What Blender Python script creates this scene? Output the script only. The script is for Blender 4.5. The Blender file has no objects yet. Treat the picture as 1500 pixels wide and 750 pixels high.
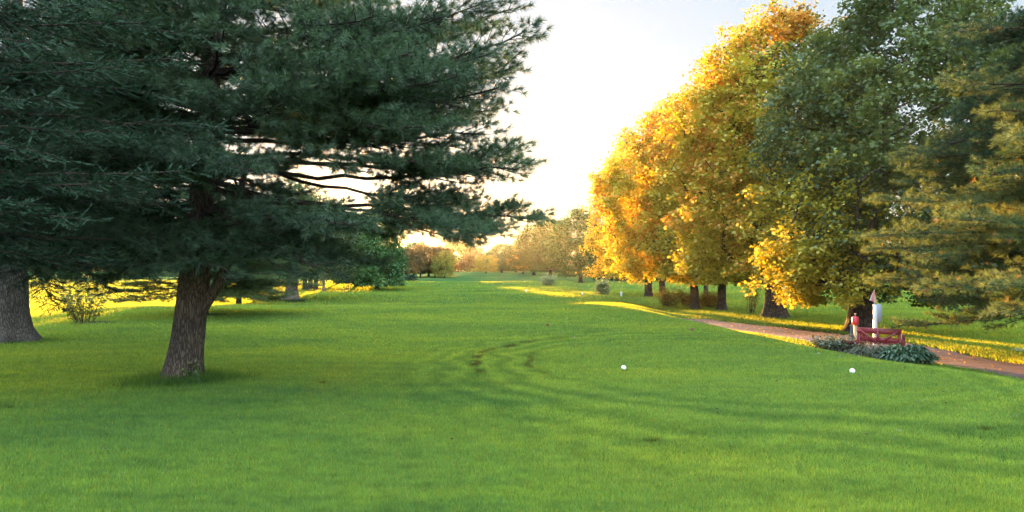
import bpy, math, random
import numpy as np
from mathutils import Vector
R = math.radians
sc = bpy.context.scene
col = sc.collection
F = 1083.0                      # focal length in pixels of the 1500 px wide photo
EYE = 1.6
HORIZON = 395.0
SUN_AZ = -9.4                   # degrees, left of the view axis (+Y)
SUN_EL = 2.2

# ------------------------------------------------------------------ terrain
def sm(a, b, x):
    t = np.clip((x - a) / (b - a), 0, 1)
    return t * t * (3 - 2 * t)

def H(x, y):
    x = np.asarray(x, float); y = np.asarray(y, float)
    z = -0.40 * sm(4, 22, y)
    edge = 7.0 + 0.8 * np.sin(y * 0.11 + 1.0)
    z = z - 0.58 * sm(0, 3.6, x - edge) * (1 - 0.6 * sm(80, 160, y)) * sm(-20, 6, y)
    z = z - 0.18 * sm(26, 40, y) * sm(4, 9, x)
    z = z - 0.42 * sm(36, 52, y) * (1 - 0.75 * sm(4, 9, x))
    z = z + 1.55 * sm(58, 210, y)
    far = sm(34, 60, y)
    z = z + far * (0.4 + 0.6 * sm(-18, -4, x)) * (0.12 * np.sin(y * 0.30 + 0.035 * x + 0.6) + 0.09 * np.sin(y * 0.17 - 0.06 * x + 2.0) + 0.05 * np.sin(0.21 * x + 0.4))
    z = z + 0.03 * np.sin(0.7 * x + 0.3 * y) * np.sin(0.5 * y - 0.2 * x + 1) + 0.012 * np.sin(1.9 * x + 2) * np.sin(1.3 * y)
    return z

def h1(x, y): return float(H(x, y))

def G(px, py):
    """ground point seen at a pixel of the photo (first hit)"""
    dx = (px - 750) / F; dz = -(py - HORIZON) / F
    d = np.arange(3, 400, 0.05)
    hit = np.nonzero(EYE + dz * d < H(dx * d, d))[0]
    k = d[hit[0]] if len(hit) else 400.0
    return Vector((dx * k, k, h1(dx * k, k)))

def A(px, d):
    """ground point below pixel column px at depth d"""
    x = (px - 750) / F * d
    return Vector((x, d, h1(x, d)))

def Z(py, d): return EYE - (py - HORIZON) / F * d

# ------------------------------------------------------------------ objects
def tag(o, label=None, cat=None, group=None, kind=None):
    if label: o['label'] = label
    if cat: o['category'] = cat
    if group: o['group'] = group
    if kind: o['kind'] = kind
    return o

def empty(name, loc=(0, 0, 0), rz=0.0):
    o = bpy.data.objects.new(name, None); col.objects.link(o)
    o.location = loc; o.rotation_euler = (0, 0, rz); o.empty_display_size = 0.3
    return o

class MB:
    def __init__(s): s.v = []; s.f = []; s.c = []; s.n = 0
    def add(s, v, f, c=None):
        v = np.asarray(v, np.float32).reshape(-1, 3)
        f = np.asarray(f, np.int64)
        s.v.append(v); s.f.append(f + s.n); s.n += len(v)
        if c is None: c = (1, 1, 1)
        c = np.asarray(c, np.float32)
        if c.ndim == 1: c = np.tile(c, (len(v), 1))
        s.c.append(c)
    def box(s, c, d, rz=0, rx=0, ry=0, bev=0.0):
        from mathutils import Euler
        M = Euler((rx, ry, rz)).to_matrix()
        hx, hy, hz = d[0] / 2, d[1] / 2, d[2] / 2
        if bev <= 0:
            P = [(-hx, -hy, -hz), (hx, -hy, -hz), (hx, hy, -hz), (-hx, hy, -hz), (-hx, -hy, hz), (hx, -hy, hz), (hx, hy, hz), (-hx, hy, hz)]
            Q = [(0, 3, 2, 1), (4, 5, 6, 7), (0, 1, 5, 4), (1, 2, 6, 5), (2, 3, 7, 6), (3, 0, 4, 7)]
        else:
            P = []
            for z, i in ((-hz, bev), (-hz + bev, 0), (hz - bev, 0), (hz, bev)):
                P += [(-hx + i, -hy + i, z), (hx - i, -hy + i, z), (hx - i, hy - i, z), (-hx + i, hy - i, z)]
            Q = [(0, 3, 2, 1), (12, 13, 14, 15)]
            for k in range(3):
                for j in range(4):
                    a = k * 4 + j; b = k * 4 + (j + 1) % 4
                    Q.append((a, b, b + 4, a + 4))
        P = [Vector(c) + M @ Vector(p) for p in P]
        s.add([tuple(p) for p in P], Q)
    def lathe(s, prof, c=(0, 0, 0), n=20, jitter=0):
        a = np.linspace(0, 2 * np.pi, n, endpoint=False)
        prof = np.asarray(prof, float)
        V = np.stack([prof[:, None, 0] * np.cos(a), prof[:, None, 0] * np.sin(a), np.repeat(prof[:, 1:2], n, 1)], -1) + np.asarray(c)
        m = len(prof); i = np.arange(m - 1)[:, None]; j = np.arange(n)[None]
        f = np.stack([i * n + j, i * n + (j + 1) % n, (i + 1) * n + (j + 1) % n, (i + 1) * n + j], -1).reshape(-1, 4)
        s.add(V.reshape(-1, 3), f)
    def prism(s, pts, t, M=None, off=(0, 0, 0)):
        """polygon pts in XZ, extruded by t along Y (fan of quads by centre)"""
        n = len(pts); cx = sum(p[0] for p in pts) / n; cz = sum(p[1] for p in pts) / n
        V = [(p[0], -t / 2, p[1]) for p in pts] + [(p[0], t / 2, p[1]) for p in pts] + [(cx, -t / 2, cz), (cx, t / 2, cz)]
        Fq = [(i, (i + 1) % n, n + (i + 1) % n, n + i) for i in range(n)]
        T = [(i, 2 * n, (i + 1) % n, (i + 1) % n) for i in range(n)]
        # triangles written as separate tri set
        if M is not None: V = [tuple(M @ Vector(v) + Vector(off)) for v in V]
        else: V = [tuple(Vector(v) + Vector(off)) for v in V]
        base = s.n
        s.add(V, Fq)
        s.f.append(np.asarray([((i + 1) % n, i, 2 * n) for i in range(n)] + [(n + i, n + (i + 1) % n, 2 * n + 1) for i in range(n)]) + base)
    def tube(s, pts, rad, n=6, col=(1, 1, 1), rough=None):
        P = np.asarray(pts, float); r = np.asarray(rad, float)
        T = np.gradient(P, axis=0); T /= np.linalg.norm(T, axis=1, keepdims=True) + 1e-9
        t0 = T.mean(0); up = np.array([0, 0, 1.0]) if abs(t0[2]) < 0.8 * np.linalg.norm(t0) else np.array([1.0, 0, 0])
        U = np.cross(T, up); U /= np.linalg.norm(U, axis=1, keepdims=True) + 1e-9
        W = np.cross(T, U)
        a = np.linspace(0, 2 * np.pi, n, endpoint=False)
        rr = r[:, None] * np.ones((1, n))
        if rough is not None: rr = rr * rough
        V = P[:, None, :] + rr[..., None] * (np.cos(a)[None, :, None] * U[:, None] + np.sin(a)[None, :, None] * W[:, None])
        m = len(P); i = np.arange(m - 1)[:, None]; j = np.arange(n)[None]
        f = np.stack([i * n + j, i * n + (j + 1) % n, (i + 1) * n + (j + 1) % n, (i + 1) * n + j], -1).reshape(-1, 4)
        s.add(V.reshape(-1, 3), f, col)
    def build(s, name, mat, parent=None, smooth=False, loc=None):
        me = bpy.data.meshes.new(name)
        V = np.concatenate(s.v).astype(np.float32)
        C = np.concatenate(s.c).astype(np.float32)
        me.vertices.add(len(V)); me.vertices.foreach_set('co', V.ravel())
        li = np.concatenate([f.ravel() for f in s.f]).astype(np.int32)
        tot = np.concatenate([np.full(len(f), f.shape[1]) for f in s.f]).astype(np.int32)
        st = np.concatenate([[0], np.cumsum(tot)[:-1]]).astype(np.int32)
        me.loops.add(len(li)); me.loops.foreach_set('vertex_index', li)
        me.polygons.add(len(tot)); me.polygons.foreach_set('loop_start', st); me.polygons.foreach_set('loop_total', tot)
        if smooth: me.polygons.foreach_set('use_smooth', np.ones(len(tot), bool))
        at = me.color_attributes.new('tint', 'FLOAT_COLOR', 'POINT')
        at.data.foreach_set('color', np.concatenate([C, np.ones((len(C), 1), np.float32)], 1).ravel())
        me.update(calc_edges=True)
        if isinstance(mat, (list, tuple)):
            for m in mat: me.materials.append(m)
        else: me.materials.append(mat)
        o = bpy.data.objects.new(name, me); col.objects.link(o)
        if parent is not None: o.parent = parent
        if loc is not None: o.location = loc
        return o

def copy_tree(o, parent=None):
    c = o.copy(); col.objects.link(c); c.parent = parent
    for ch in list(o.children): copy_tree(ch, c)
    return c

# ------------------------------------------------------------------ materials
def newmat(name):
    m = bpy.data.materials.new(name); m.use_nodes = True
    nt = m.node_tree; nt.nodes.clear()
    out = nt.nodes.new('ShaderNodeOutputMaterial')
    return m, nt, out

def N(nt, t, **kw):
    n = nt.nodes.new(t)
    for k, v in kw.items():
        if k.startswith('i_'): n.inputs[k[2:]].default_value = v
        elif k.startswith('n_'): n.inputs[int(k[2:])].default_value = v
        else: setattr(n, k, v)
    return n
def L(nt, a, b): nt.links.new(a, b)

def ramp(nt, fac, stops, interp='LINEAR'):
    r = nt.nodes.new('ShaderNodeValToRGB'); r.color_ramp.interpolation = interp
    e = r.color_ramp.elements
    while len(e) < len(stops): e.new(0.5)
    for k, (p, c) in enumerate(stops):
        e[k].position = p; e[k].color = (*c, 1)
    if fac is not None: L(nt, fac, r.inputs[0])
    return r.outputs[0]

def leaf_mat(name, trans=0.45, tcol=(1.25, 1.05, 0.45), gloss=0.05, rough=0.45):
    m, nt, out = newmat(name)
    a = N(nt, 'ShaderNodeAttribute', attribute_name='tint')
    d = N(nt, 'ShaderNodeBsdfDiffuse'); L(nt, a.outputs['Color'], d.inputs[0])
    mul = N(nt, 'ShaderNodeMix', data_type='RGBA', blend_type='MULTIPLY'); mul.inputs[0].default_value = 1
    L(nt, a.outputs['Color'], mul.inputs[6]); mul.inputs[7].default_value = (*tcol, 1)
    t = N(nt, 'ShaderNodeBsdfTranslucent'); L(nt, mul.outputs[2], t.inputs[0])
    mx = N(nt, 'ShaderNodeMixShader'); mx.inputs[0].default_value = trans
    L(nt, d.outputs[0], mx.inputs[1]); L(nt, t.outputs[0], mx.inputs[2])
    g = N(nt, 'ShaderNodeBsdfGlossy', i_Roughness=rough); g.inputs[0].default_value = (.6, .6, .6, 1)
    m2 = N(nt, 'ShaderNodeMixShader'); m2.inputs[0].default_value = gloss
    L(nt, mx.outputs[0], m2.inputs[1]); L(nt, g.outputs[0], m2.inputs[2])
    L(nt, m2.outputs[0], out.inputs[0])
    return m

def bark_mat(name, c1, c2, scale=9, stretch=0.18, bump=0.6, moss=None):
    m, nt, out = newmat(name)
    tc = N(nt, 'ShaderNodeTexCoord')
    mp = N(nt, 'ShaderNodeMapping'); mp.inputs['Scale'].default_value = (1, 1, stretch)
    L(nt, tc.outputs['Object'], mp.inputs[0])
    nz = N(nt, 'ShaderNodeTexNoise', i_Scale=scale * 0.6, i_Detail=3.0)
    L(nt, mp.outputs[0], nz.inputs['Vector'])
    wp = N(nt, 'ShaderNodeMix', data_type='RGBA', blend_type='LINEAR_LIGHT'); wp.inputs[0].default_value = 0.06
    L(nt, mp.outputs[0], wp.inputs[6]); L(nt, nz.outputs['Color'], wp.inputs[7])
    v = N(nt, 'ShaderNodeTexVoronoi', feature='DISTANCE_TO_EDGE', i_Scale=scale * 1.7)
    L(nt, wp.outputs[2], v.inputs['Vector'])
    n2 = N(nt, 'ShaderNodeTexNoise', i_Scale=scale * 4, i_Detail=8.0, i_Roughness=0.7)
    L(nt, mp.outputs[0], n2.inputs['Vector'])
    r1 = ramp(nt, v.outputs['Distance'], [(0, (0, 0, 0)), (0.22, (1, 1, 1))])
    mul = N(nt, 'ShaderNodeMath', operation='MULTIPLY'); L(nt, r1, mul.inputs[0]); L(nt, n2.outputs[0], mul.inputs[1])
    c = ramp(nt, mul.outputs[0], [(0.05, c2), (0.65, c1)])
    n3 = N(nt, 'ShaderNodeTexNoise', i_Scale=1.6, i_Detail=4.0); L(nt, tc.outputs['Object'], n3.inputs['Vector'])
    big = ramp(nt, n3.outputs[0], [(0.35, (0.7, 0.7, 0.72)), (0.65, (1.25, 1.2, 1.1))])
    mm = N(nt, 'ShaderNodeMix', data_type='RGBA', blend_type='MULTIPLY'); mm.inputs[0].default_value = 1
    L(nt, c, mm.inputs[6]); L(nt, big, mm.inputs[7])
    b = N(nt, 'ShaderNodeBsdfPrincipled', i_Roughness=0.92); b.inputs['Specular IOR Level'].default_value = 0.15
    L(nt, mm.outputs[2], b.inputs['Base Color'])
    bp = N(nt, 'ShaderNodeBump', i_Strength=bump, i_Distance=0.03); L(nt, mul.outputs[0], bp.inputs['Height']); L(nt, bp.outputs[0], b.inputs['Normal'])
    L(nt, b.outputs[0], out.inputs[0])
    return m

def plain_mat(name, c, rough=0.6, var=0.12, scale=14, bump=0.1, dirt=None, spec=0.3):
    m, nt, out = newmat(name)
    tc = N(nt, 'ShaderNodeTexCoord')
    n = N(nt, 'ShaderNodeTexNoise', i_Scale=scale, i_Detail=6.0, i_Roughness=0.65); L(nt, tc.outputs['Object'], n.inputs['Vector'])
    d = dirt or tuple(x * (1 - 2.5 * var) for x in c)
    cc = ramp(nt, n.outputs[0], [(0.3, d), (0.55, c), (0.8, tuple(min(1, x * (1 + var)) for x in c))])
    b = N(nt, 'ShaderNodeBsdfPrincipled', i_Roughness=rough); b.inputs['Specular IOR Level'].default_value = spec
    L(nt, cc, b.inputs['Base Color'])
    bp = N(nt, 'ShaderNodeBump', i_Strength=bump, i_Distance=0.01); L(nt, n.outputs[0], bp.inputs['Height']); L(nt, bp.outputs[0], b.inputs['Normal'])
    L(nt, b.outputs[0], out.inputs[0])
    return m

def grass_color(nt):
    """colour of the turf from world position: mown grass, patches, mowing arcs, wheel ruts"""
    g = N(nt, 'ShaderNodeNewGeometry')
    pos = g.outputs['Position']
    fl = N(nt, 'ShaderNodeMapping'); fl.inputs['Scale'].default_value = (1, 1, 0.0); L(nt, pos, fl.inputs[0]); pos = fl.outputs[0]
    def noise(scale, detail=3.0, sx=1, sy=1, rough=0.55):
        mp = N(nt, 'ShaderNodeMapping'); mp.inputs['Scale'].default_value = (sx, sy, 1); L(nt, pos, mp.inputs[0])
        n = N(nt, 'ShaderNodeTexNoise', i_Scale=scale, i_Detail=detail, i_Roughness=rough); L(nt, mp.outputs[0], n.inputs['Vector']); return n.outputs[0]
    a = ramp(nt, noise(0.22, 4.0, 0.6, 1.0), [(0.32, (0.080, 0.232, 0.090)), (0.5, (0.103, 0.275, 0.088)), (0.68, (0.138, 0.315, 0.080))])
    b = ramp(nt, noise(1.1, 5.0, 0.55, 1.6, 0.65), [(0.32, (0.78, 0.84, 0.95)), (0.5, (1, 1, 1)), (0.70, (1.16, 1.10, 0.96))])
    m1 = N(nt, 'ShaderNodeMix', data_type='RGBA', blend_type='MULTIPLY'); m1.inputs[0].default_value = 1
    L(nt, a, m1.inputs[6]); L(nt, b, m1.inputs[7])
    c = ramp(nt, noise(7.0, 5.0, 0.6, 1.3, 0.7), [(0.30, (0.58, 0.64, 0.70)), (0.52, (1.04, 1.04, 1.02)), (0.72, (1.38, 1.32, 1.15))])
    m2 = N(nt, 'ShaderNodeMix', data_type='RGBA', blend_type='MULTIPLY'); m2.inputs[0].default_value = 0.8
    L(nt, m1.outputs[2], m2.inputs[6]); L(nt, c, m2.inputs[7])
    # mowing arcs round the tee
    mp = N(nt, 'ShaderNodeMapping'); mp.inputs['Location'].default_value = (-4.2, -15.0, 0); mp.inputs['Scale'].default_value = (1.0, 0.62, 0)
    mp.vector_type = 'POINT'
    mp.inputs['Location'].default_value = (-4.2, -15.0 * 0.62, 0); L(nt, pos, mp.inputs[0])
    ln = N(nt, 'ShaderNodeVectorMath', operation='LENGTH'); L(nt, mp.outputs[0], ln.inputs[0])
    nn = noise(0.5, 2.0)
    ad = N(nt, 'ShaderNodeMath', operation='MULTIPLY_ADD'); L(nt, nn, ad.inputs[0]); ad.inputs[1].default_value = 1.5; L(nt, ln.outputs['Value'], ad.inputs[2])
    dist = ad.outputs[0]
    mult = N(nt, 'ShaderNodeMath', operation='MULTIPLY'); L(nt, dist, mult.inputs[0]); mult.inputs[1].default_value = 10.5
    sn = N(nt, 'ShaderNodeMath', operation='SINE'); L(nt, mult.outputs[0], sn.inputs[0])
    rr = ramp(nt, None, [(0.0, (0.74, 0.81, 0.86)), (1.0, (1.20, 1.15, 1.08))])
    mr = N(nt, 'ShaderNodeMapRange', n_1=-1.0, n_2=1.0); L(nt, sn.outputs[0], mr.inputs[0]); L(nt, mr.outputs[0], rr.node.inputs[0])
    mask = ramp(nt, ln.outputs['Value'], [(0.0, (0, 0, 0)), (1.0, (0, 0, 0))])
    mrk = N(nt, 'ShaderNodeMapRange'); mrk.inputs[1].default_value = 3.2; mrk.inputs[2].default_value = 4.2; L(nt, ln.outputs['Value'], mrk.inputs[0])
    mrk2 = N(nt, 'ShaderNodeMapRange'); mrk2.inputs[1].default_value = 7.0; mrk2.inputs[2].default_value = 5.2; L(nt, ln.outputs['Value'], mrk2.inputs[0])
    mk = N(nt, 'ShaderNodeMath', operation='MULTIPLY'); L(nt, mrk.outputs[0], mk.inputs[0]); L(nt, mrk2.outputs[0], mk.inputs[1])
    mk2 = N(nt, 'ShaderNodeMath', operation='MULTIPLY'); L(nt, mk.outputs[0], mk2.inputs[0]); mk2.inputs[1].default_value = 1.0
    m3 = N(nt, 'ShaderNodeMix', data_type='RGBA', blend_type='MULTIPLY'); L(nt, mk2.outputs[0], m3.inputs[0])
    L(nt, m2.outputs[2], m3.inputs[6]); L(nt, rr, m3.inputs[7])
    cur = m3.outputs[2]
    # wheel ruts: two thin worn arcs, broken by noise
    nb = noise(1.4, 4.0)
    for rad, wdt, st in ((4.95, 0.15, 0.85), (3.9, 0.09, 0.6)):
        s1 = N(nt, 'ShaderNodeMath', operation='SUBTRACT'); L(nt, ln.outputs['Value'], s1.inputs[0]); s1.inputs[1].default_value = rad
        nv = N(nt, 'ShaderNodeMath', operation='MULTIPLY_ADD'); L(nt, nn, nv.inputs[0]); nv.inputs[1].default_value = 0.5; L(nt, s1.outputs[0], nv.inputs[2])
        nw = N(nt, 'ShaderNodeMath', operation='SUBTRACT'); L(nt, nv.outputs[0], nw.inputs[0]); nw.inputs[1].default_value = 0.25
        ab = N(nt, 'ShaderNodeMath', operation='ABSOLUTE'); L(nt, nw.outputs[0], ab.inputs[0])
        k = N(nt, 'ShaderNodeMapRange'); k.inputs[1].default_value = wdt; k.inputs[2].default_value = wdt * 0.3; L(nt, ab.outputs[0], k.inputs[0])
        k2 = N(nt, 'ShaderNodeMapRange'); k2.inputs[1].default_value = 0.43; k2.inputs[2].default_value = 0.52; L(nt, nb, k2.inputs[0])
        sx = N(nt, 'ShaderNodeSeparateXYZ'); L(nt, pos, sx.inputs[0])
        k3 = N(nt, 'ShaderNodeMapRange'); k3.inputs[1].default_value = 2.2; k3.inputs[2].default_value = 0.8; L(nt, sx.outputs[0], k3.inputs[0])
        k4 = N(nt, 'ShaderNodeMapRange'); k4.inputs[1].default_value = 10.5; k4.inputs[2].default_value = 14; L(nt, sx.outputs[1], k4.inputs[0])
        q = N(nt, 'ShaderNodeMath', operation='MULTIPLY'); L(nt, k.outputs[0], q.inputs[0]); L(nt, k2.outputs[0], q.inputs[1])
        q2 = N(nt, 'ShaderNodeMath', operation='MULTIPLY'); L(nt, q.outputs[0], q2.inputs[0]); L(nt, k3.outputs[0], q2.inputs[1])
        q4 = N(nt, 'ShaderNodeMath', operation='MULTIPLY'); L(nt, q2.outputs[0], q4.inputs[0]); L(nt, k4.outputs[0], q4.inputs[1])
        q3 = N(nt, 'ShaderNodeMath', operation='MULTIPLY'); L(nt, q4.outputs[0], q3.inputs[0]); q3.inputs[1].default_value = st
        mm = N(nt, 'ShaderNodeMix', data_type='RGBA'); L(nt, q3.outputs[0], mm.inputs[0]); L(nt, cur, mm.inputs[6]); mm.inputs[7].default_value = (0.045, 0.062, 0.035, 1)
        cur = mm.outputs[2]
    # small dark worn spots (divots)
    vv = N(nt, 'ShaderNodeTexVoronoi', i_Scale=0.55); 
    mpv = N(nt, 'ShaderNodeMapping'); mpv.inputs['Scale'].default_value = (1, 1.5, 1); L(nt, pos, mpv.inputs[0]); L(nt, mpv.outputs[0], vv.inputs['Vector'])
    nd = noise(6.0, 3.0)
    sd = N(nt, 'ShaderNodeMath', operation='MULTIPLY_ADD'); L(nt, nd, sd.inputs[0]); sd.inputs[1].default_value = 0.16; L(nt, vv.outputs['Distance'], sd.inputs[2])
    kd = N(nt, 'ShaderNodeMapRange'); kd.inputs[1].default_value = 0.15; kd.inputs[2].default_value = 0.10; L(nt, sd.outputs[0], kd.inputs[0])
    md = N(nt, 'ShaderNodeMix', data_type='RGBA'); L(nt, kd.outputs[0], md.inputs[0]); L(nt, cur, md.inputs[6]); md.inputs[7].default_value = (0.035, 0.06, 0.02, 1)
    return md.outputs[2]

def ground_mat():
    m, nt, out = newmat('turf')
    c = grass_color(nt)
    b = N(nt, 'ShaderNodeBsdfPrincipled', i_Roughness=1.0); b.inputs['Specular IOR Level'].default_value = 0.0
    mu = N(nt, 'ShaderNodeMix', data_type='RGBA', blend_type='MULTIPLY'); mu.inputs[0].default_value = 1; mu.inputs[7].default_value = (0.85, 0.85, 0.85, 1)
    L(nt, c, mu.inputs[6]); L(nt, mu.outputs[2], b.inputs['Base Color'])
    g = N(nt, 'ShaderNodeNewGeometry')
    n = N(nt, 'ShaderNodeTexNoise', i_Scale=7.0, i_Detail=9.0, i_Roughness=0.8); L(nt, g.outputs['Position'], n.inputs['Vector'])
    bp = N(nt, 'ShaderNodeBump', i_Strength=1.0, i_Distance=0.35); L(nt, n.outputs[0], bp.inputs['Height']); L(nt, bp.outputs[0], b.inputs['Normal'])
    # light coming through the turf's own blades, seen against the sun
    t = N(nt, 'ShaderNodeBsdfTranslucent'); m2 = N(nt, 'ShaderNodeMix', data_type='RGBA', blend_type='MULTIPLY'); m2.inputs[0].default_value = 1; m2.inputs[7].default_value = (3.4, 1.5, 0.35, 1)
    L(nt, c, m2.inputs[6]); L(nt, m2.outputs[2], t.inputs[0]); L(nt, bp.outputs[0], t.inputs['Normal'])
    mx = N(nt, 'ShaderNodeMixShader'); mx.inputs[0].default_value = 0.5; L(nt, b.outputs[0], mx.inputs[1]); L(nt, t.outputs[0], mx.inputs[2])
    L(nt, mx.outputs[0], out.inputs[0])
    return m

def blade_mat():
    m, nt, out = newmat('grass_blades')
    c = grass_color(nt)
    a = N(nt, 'ShaderNodeAttribute', attribute_name='tint')
    mu = N(nt, 'ShaderNodeMix', data_type='RGBA', blend_type='MULTIPLY'); mu.inputs[0].default_value = 1
    L(nt, c, mu.inputs[6]); L(nt, a.outputs['Color'], mu.inputs[7])
    d = N(nt, 'ShaderNodeBsdfDiffuse'); L(nt, mu.outputs[2], d.inputs[0])
    t = N(nt, 'ShaderNodeBsdfTranslucent')
    m2 = N(nt, 'ShaderNodeMix', data_type='RGBA', blend_type='MULTIPLY'); m2.inputs[0].default_value = 1; m2.inputs[7].default_value = (3.4, 1.5, 0.35, 1)
    L(nt, mu.outputs[2], m2.inputs[6]); L(nt, m2.outputs[2], t.inputs[0])
    mx = N(nt, 'ShaderNodeMixShader'); mx.inputs[0].default_value = 0.68
    L(nt, d.outputs[0], mx.inputs[1]); L(nt, t.outputs[0], mx.inputs[2]); L(nt, mx.outputs[0], out.inputs[0])
    return m

M_GROUND = ground_mat(); M_BLADE = blade_mat()
M_MAPLE = leaf_mat('maple_leaves', 0.42, (1.3, 1.05, 0.5), 0.05)
M_PINE = leaf_mat('pine_needles', 0.25, (1.1, 1.1, 0.6), 0.06, 0.5)
M_PINE_B = leaf_mat('pine_needles_b', 0.36, (1.4, 1.1, 0.5), 0.04, 0.5)
M_SPRUCE = leaf_mat('spruce_needles', 0.15, (1.1, 1.1, 0.6), 0.03, 0.5)
M_FAR = leaf_mat('distant_leaves', 0.26, (1.3, 1.05, 0.5), 0.03)
M_PLANT = leaf_mat('plant_leaves', 0.25, (1.1, 1.1, 0.6), 0.10, 0.35)
M_BARK_PINE = bark_mat('pine_bark', (0.155, 0.118, 0.098), (0.038, 0.029, 0.024), 19, 0.16, 1.0)
M_BARK_SPRUCE = bark_mat('spruce_bark', (0.125, 0.110, 0.098), (0.036, 0.031, 0.028), 14, 0.22, 0.9)
M_BARK = bark_mat('maple_bark', (0.13, 0.10, 0.085), (0.025, 0.018, 0.015), 8, 0.2, 0.9)
M_BARK_TWIG = bark_mat('twig_bark', (0.075, 0.058, 0.046), (0.025, 0.02, 0.016), 20, 0.4, 0.4)
M_BARK_LIGHT = bark_mat('pale_bark', (0.33, 0.28, 0.24), (0.10, 0.08, 0.07), 8, 0.25, 0.7)

# ------------------------------------------------------------------ value noise from sines
def snoise(seed, k=5, f=0.6):
    r = np.random.default_rng(seed)
    W = r.normal(size=(k, 3)) * f; ph = r.uniform(0, 6.28, k)
    return lambda P: np.sin(P @ W.T + ph).sum(1) / math.sqrt(k) / 1.4

# ------------------------------------------------------------------ leaves
def leaves(mb, P, rng, size, tint, droop=0.5, fold=0.25, width=0.8):
    """kite-shaped leaves folded along the midrib, one quad each"""
    n = len(P)
    s = size * rng.uniform(0.65, 1.3, n)
    th = rng.uniform(0, 2 * np.pi, n)
    dz = rng.normal(-droop, 0.45, n)
    D = np.stack([np.cos(th), np.sin(th), dz], 1); D /= np.linalg.norm(D, axis=1, keepdims=True)
    rnd = rng.normal(size=(n, 3)) * 0.55 + np.array([0, 0, 1.0])
    S = np.cross(D, rnd); S /= np.linalg.norm(S, axis=1, keepdims=True) + 1e-9
    Nn = np.cross(S, D)
    a = P; tip = P + D * s[:, None]
    mid = P + D * (s * 0.45)[:, None]
    l = mid + S * (s * width * 0.5)[:, None] + Nn * (s * fold * 0.4)[:, None]
    r = mid - S * (s * width * 0.5)[:, None] + Nn * (s * fold * 0.4)[:, None]
    V = np.stack([a, r, tip, l], 1).reshape(-1, 3)
    f = (np.arange(n)[:, None] * 4 + np.arange(4)[None])
    mb.add(V, f, np.repeat(tint, 4, 0))

def curve(p0, p1, n, sag=0.0, up=0.0, wob=0.0, rng=None):
    t = np.linspace(0, 1, n)[:, None]
    p0 = np.asarray(p0, float); p1 = np.asarray(p1, float)
    P = p0 + (p1 - p0) * t
    Ld = np.linalg.norm(p1 - p0)
    P[:, 2] += (4 * t * (1 - t))[:, 0] * up * Ld
    P[:, 2] -= (t[:, 0] ** 2) * sag * Ld - t[:, 0] * sag * Ld
    if wob and rng is not None:
        w = np.cumsum(rng.normal(size=(n, 3)) * wob * Ld / n, 0); w -= w[0]; w = w - t * w[-1]
        P = P + w
    return P

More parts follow.
